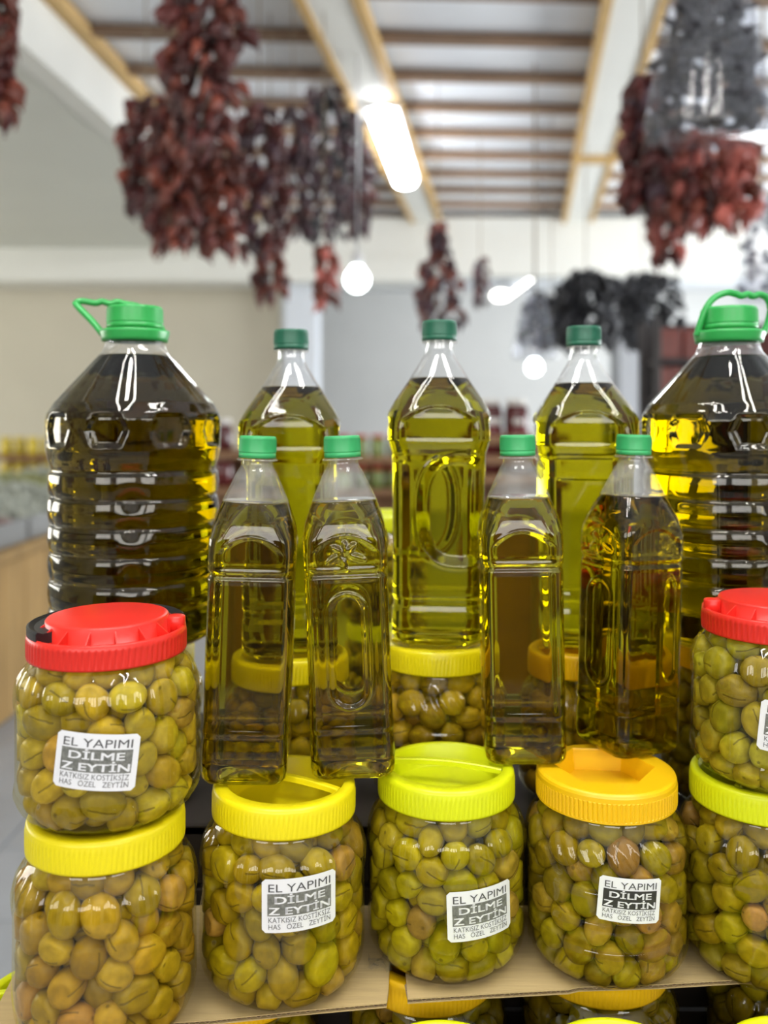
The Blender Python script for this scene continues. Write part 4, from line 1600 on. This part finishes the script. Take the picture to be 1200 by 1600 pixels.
def clear_bag(label, u, v0, v1, hw, d, npc, mats):
    top, bot = aty(u, v0, d), aty(u, v1, d)
    L = top.z - bot.z
    R = hw / FPX * d
    t = thing('hanging_clear_bag', label, 'bag', top, group='clear bags of dried goods')
    n = 48
    th = np.arange(n) * 2 * PI / n
    rings = []
    g = np.random.default_rng(int(u))
    ph = g.uniform(0, 6, 4)
    for s in np.linspace(0, 1, 18):
        r = R * np.interp(s, [0, 0.08, 0.3, 0.7, 0.95, 1.0], [0.30, 0.42, 0.66, 0.88, 1.0, 0.98])
        rr = r * (1 + 0.05 * np.sin(9 * th + ph[0]) + 0.04 * np.sin(14 * th + ph[1] + 2 * s))
        rings.append(np.stack([rr * np.cos(th), 0.62 * rr * np.sin(th), np.full(n, -L * s)], 1))
    V, F = loft(rings, True, True)
    link('film', mesh_from('film', V, F, mat=M_BAG), t)
    link('cord', mesh_from('cord', *tube([(0, 0, -0.02), (0, 0, ZC - top.z)], 0.006, 5), mat=M_CORD), t)
    VV, FF = [], []
    for k in range(npc):
        s = g.uniform(0.12, 0.93)
        r = R * np.interp(s, [0, 0.3, 0.7, 1], [0.30, 0.56, 0.80, 0.88]) * math.sqrt(g.uniform(0.15, 1))
        a = g.uniform(0, 2 * PI)
        Q = np.array(Euler(g.uniform(0, 6, 3)).to_matrix())
        me = PEP[3][k % 3]
        co = np.array([v.co[:] for v in me.vertices]) * [0.085, 0.085, 0.05]
        VV.append((co @ Q.T + [r * math.cos(a), 0.6 * r * math.sin(a), -L * s], [tuple(p.vertices) for p in me.polygons]))
    V, F = merge(*VV)
    o = link('dried_filling', mesh_from('dried_filling', V, F, mat=mats), t)
    o['kind'] = 'stuff'
    return t


M_GREYDRY = plain('grey_dried_slices', (0.045, 0.045, 0.055), rough=0.6, var=0.5, scale=25)
M_PALEDRY = plain('pale_dried_slices', (0.25, 0.27, 0.33), rough=0.6, var=0.5, scale=25)
clear_bag('big clear bag of dark dried slices at the top right', 1108, -70, 217, 100, 2.3, 330, M_GREYDRY)
clear_bag('small clear bag left of the black dried bunches', 836, 455, 560, 34, 4.9, 40, M_PALEDRY)
clear_bag('clear bag of pale goods at the right edge above the green handle', 1192, 300, 470, 40, 3.6, 40, M_PALEDRY)

# ------------------------------------------------------------------ dark rack of red packets behind the right big bottle
M_RACK = plain('dark_rack_metal', (0.05, 0.045, 0.045), rough=0.5)
M_PACK = plain('red_packet_print', (0.16, 0.03, 0.02), rough=0.35, objvar=0.6, var=0.3, scale=8)
rx0, rx1 = aty(1035, 655, 4.3).x, aty(1225, 655, 4.3).x
rz = [aty(600, v, 4.3).z for v in (560, 620, 690)]
rk = thing('packet_rack', 'dark rack with red packets behind the right five litre bottle', 'rack', ((rx0 + rx1) / 2, 4.45, 0))
rw = rx1 - rx0
for z in rz:
    link('rack_shelf', mesh_from('rack_shelf', *bevel_box(0, 0, z - 0.012, rw, 0.30, 0.024, 0.003), smooth=False, mat=M_RACK), rk)
for sx in (-1, 1):
    for sy in (-0.13, 0.13):
        link('rack_post', mesh_from('rack_post', *bevel_box(sx * (rw / 2 + 0.018), sy, (rz[0] + 0.2) / 2, 0.03, 0.03, rz[0] + 0.2, 0.003), smooth=False, mat=M_RACK), rk)
link('rack_back', mesh_from('rack_back', *bevel_box(0, 0.158, (rz[0] + 0.2) / 2, rw, 0.012, rz[0] + 0.19, 0.002), smooth=False, mat=M_RACK), rk)
pk_me = mesh_from('packet', *bevel_box(0, 0, 0.075, 0.095, 0.05, 0.15, 0.008), smooth=False, mat=M_PACK)
for zi, z in enumerate(rz):
    for k in range(int(rw / 0.115)):
        o = link('red_packet', pk_me, None, ((rx0 + 0.06 + k * 0.115), 4.37 + random.uniform(0, 0.03), z + 0.0005), (0, 0, random.uniform(-0.15, 0.15)))
        tag(o, '%s red packet on the %s shelf of the dark rack behind the big bottle' % (('first', 'second', 'third', 'fourth', 'fifth', 'sixth', 'seventh')[k], ('top', 'middle', 'bottom')[zi]), 'packet', 'red packets on the dark rack')

# a scrap of clear film caught between the second and third front jars
fp = atz(594, 1512, Z_BOARD)
V, F = [], []
gq = np.random.default_rng(3)
for j in range(7):
    for i in range(9):
        V.append((-0.010 + 0.020 * i / 8 + gq.uniform(-0.001, 0.001), -0.009 + 0.018 * j / 6 + gq.uniform(-0.001, 0.001), 0.0015 + 0.006 * gq.random()))
for j in range(6):
    for i in range(8):
        F.append((j * 9 + i, j * 9 + i + 1, j * 9 + i + 10, j * 9 + i + 9))
tag(link('film_scrap', mesh_from('film_scrap', V, F, mat=M_BAG), None, (fp.x, fp.y, Z_BOARD)), 'crumpled scrap of clear film on the cardboard between two jars', 'film')

# ------------------------------------------------------------------ wooden counter with olive trays on the left
M_TRAY = plain('grey_tray_plastic', (0.30, 0.31, 0.31), rough=0.4)
ctr = thing('wooden_counter', 'pine board counter with trays on the far left', 'counter', (-2.55, 5.4, 0))
nb = 15
for k in range(nb):
    link('side_board', mesh_from('side_board', *bevel_box(0.87, -1.6 + k * 0.24, 0.37, 0.03, 0.232, 0.70, 0.004), smooth=False, mat=M_WOOD), ctr)
for k in range(7):
    link('end_board', mesh_from('end_board', *bevel_box(-0.73 + k * 0.245, -1.735, 0.37, 0.237, 0.03, 0.70, 0.004), smooth=False, mat=M_WOOD), ctr)
link('top_rail', mesh_from('top_rail', *bevel_box(0.87, 0.08, 0.745, 0.07, 3.66, 0.05, 0.006), smooth=False, mat=M_WOOD), ctr)
link('counter_top', mesh_from('counter_top', *bevel_box(-0.02, 0.08, 0.70, 1.70, 3.60, 0.03, 0.004), smooth=False, mat=M_WOOD), ctr)
M_BG_OL = [plain('pale_grey_olives', (0.40, 0.42, 0.36), rough=0.35, var=0.4, scale=12), plain('purple_black_olives', (0.10, 0.06, 0.07), rough=0.35, var=0.4, scale=12), plain('green_tray_olives', (0.26, 0.27, 0.10), rough=0.35, var=0.4, scale=12), plain('pink_olives', (0.32, 0.20, 0.18), rough=0.35, var=0.4, scale=12)]
for k in range(5):
    mat = M_BG_OL[(3, 0, 0, 2, 0)[k]]
    nm = ('pink', 'pale grey', 'milky green', 'dull green', 'light grey')[k]
    tr = thing('olive_tray', nm + ' olives in a grey tray on the left counter, ' + ('nearest', 'second', 'third', 'fourth', 'farthest')[k] + ' tray', 'tray', (-2.45, 4.06 + k * 0.66, 0.7155), group='olive trays on the counter')
    V, F = [], []
    for (cx, cy, sx, sy) in ((0, -0.30, 1.4, 0.02), (0, 0.30, 1.4, 0.02), (-0.70, 0, 0.02, 0.62), (0.70, 0, 0.02, 0.62)):
        link('tray_side', mesh_from('tray_side', *bevel_box(cx, cy, 0.075, sx, sy, 0.15, 0.003), smooth=False, mat=M_TRAY), tr)
    g = np.random.default_rng(40 + k)
    parts = []
    base_v, base_f = ico(1)
    for q in range(420):
        x, y = g.uniform(-0.66, 0.66), g.uniform(-0.27, 0.27)
        z = 0.13 + 0.14 * (1 - (x / 0.7) ** 2) * (1 - (y / 0.32) ** 2) * g.uniform(0.6, 1)
        parts.append((base_v * 0.022 * [1, 1, 1.2] + [x, y, z], [tuple(f) for f in base_f]))
    V, F = merge(*parts)
    heap = link('olive_heap', mesh_from('olive_heap', V, F, mat=mat), tr)
    heap['kind'] = 'stuff'
    hb = []
    gx = np.linspace(-0.68, 0.68, 15)
    gy = np.linspace(-0.28, 0.28, 9)
    Vh = [(x, y, 0.11 + 0.13 * (1 - (x / 0.7) ** 2) * (1 - (y / 0.32) ** 2)) for y in gy for x in gx]
    Fh = [(j * 15 + i, j * 15 + i + 1, (j + 1) * 15 + i + 1, (j + 1) * 15 + i) for j in range(8) for i in range(14)]
    hm = link('heap_core', mesh_from('heap_core', Vh, Fh, mat=mat), tr)
    hm['kind'] = 'stuff'

# ------------------------------------------------------------------ shelves with small jars, against the far side
def small_jar_meshes(mat, lidmat, tagname):
    b = mesh_from('jar_glass', *lathe([(0.03, 0), (0.046, 0.004), (0.05, 0.02), (0.05, 0.10), (0.042, 0.12), (0.040, 0.125)], 20, cap0=True, cap1=True), mat=mat)
    l = mesh_from('jar_lid', *lathe([(0.043, 0.125), (0.043, 0.148), (0.040, 0.152), (0.001, 0.152)], 20, cap0=True), mat=lidmat)
    return b, l


M_GY = plain('yellow_pickle_glass', (0.62, 0.47, 0.02), rough=0.2, objvar=0.3, var=0.2, scale=30)
M_GR = plain('dark_red_sauce_glass', (0.10, 0.012, 0.012), rough=0.15, objvar=0.4, var=0.2, scale=30)
M_GG = plain('green_pickle_glass', (0.20, 0.26, 0.08), rough=0.2, objvar=0.4, var=0.3, scale=30)
M_LW = plain('white_small_lid', (0.78, 0.76, 0.72), rough=0.4)
M_LY = plain('gold_small_lid', (0.75, 0.60, 0.10), rough=0.35)
M_LR = plain('red_small_lid', (0.45, 0.05, 0.03), rough=0.4)
SJ = {'yellow': small_jar_meshes(M_GY, M_LY, 'y'), 'red': small_jar_meshes(M_GR, M_LW, 'r'), 'green': small_jar_meshes(M_GG, M_LR, 'g')}


ORD = ('first', 'second', 'third', 'fourth', 'fifth', 'sixth', 'seventh', 'eighth', 'ninth', 'tenth')
BOARD = {2: ('upper', 'lower'), 3: ('top', 'middle', 'bottom')}


def shelf_unit(label, u0, u1, d, vs, kind, jarlabel, group, pitch=0.115):
    """wooden shelf unit spanning pixel columns u0..u1 at depth d; vs: pixel rows of the boards (top to bottom)"""
    x0, x1 = aty(u0, 655, d).x, aty(u1, 655, d).x
    zs = [aty(600, v, d).z for v in vs]
    t = thing('shelf_unit', label, 'shelf', ((x0 + x1) / 2, d + 0.2, 0))
    w = x1 - x0
    for z in zs:
        link('shelf_board', mesh_from('shelf_board', *bevel_box(0, 0, z - 0.02, w, 0.42, 0.04, 0.004), smooth=False, mat=M_WOOD_D), t)
    for sx in (-1, 1):
        link('upright', mesh_from('upright', *bevel_box(sx * (w / 2 - 0.02), 0.14, (max(zs) - 0.04) / 2, 0.04, 0.12, max(zs) - 0.042, 0.004), smooth=False, mat=M_WOOD_D), t)
    link('back_panel', mesh_from('back_panel', *bevel_box(0, 0.19, (max(zs) - 0.04) / 2, w - 0.09, 0.015, max(zs) - 0.042, 0.002), smooth=False, mat=M_WOOD_D), t)
    b, l = SJ[kind]
    n = int((w - 0.08) / pitch)
    for zi, z in enumerate(zs):
        for k in range(n):
            j = thing('shelf_jar', jarlabel % (ORD[k], BOARD[len(zs)][zi]), 'jar', (x0 + 0.07 + k * pitch, d + 0.09 + random.uniform(0, 0.02), z), (0, 0, random.uniform(0, 6)), group)
            link('jar_glass', b, j)
            link('jar_lid', l, j)
    return t


shelf_unit('wooden shelf of yellow jars behind the left counter', -12, 110, 7.4, (712, 752), 'yellow', '%s small yellow jar from the left on the %s board of the far left shelf', 'yellow jars on the far left shelf')
shelf_unit('wooden shelf of dark red jars showing right of the dark big bottle', 318, 420, 4.2, (705, 762), 'red', '%s dark red jar, %s board of the shelf right of the dark big bottle', 'red jars right of the dark big bottle')
shelf_unit('wooden shelf of dark red jars between middle and right two litre bottles', 745, 880, 3.7, (680, 711, 742), 'red', '%s dark red jar, %s board of the shelf right of the middle bottle', 'red jars between the two litre bottles', 0.108)
shelf_unit('low shelf of green jars seen left of the middle two litre bottle', 520, 650, 6.0, (715, 765), 'green', '%s green jar, %s board of the low shelf left of the middle bottle', 'green jars left of the middle bottle')
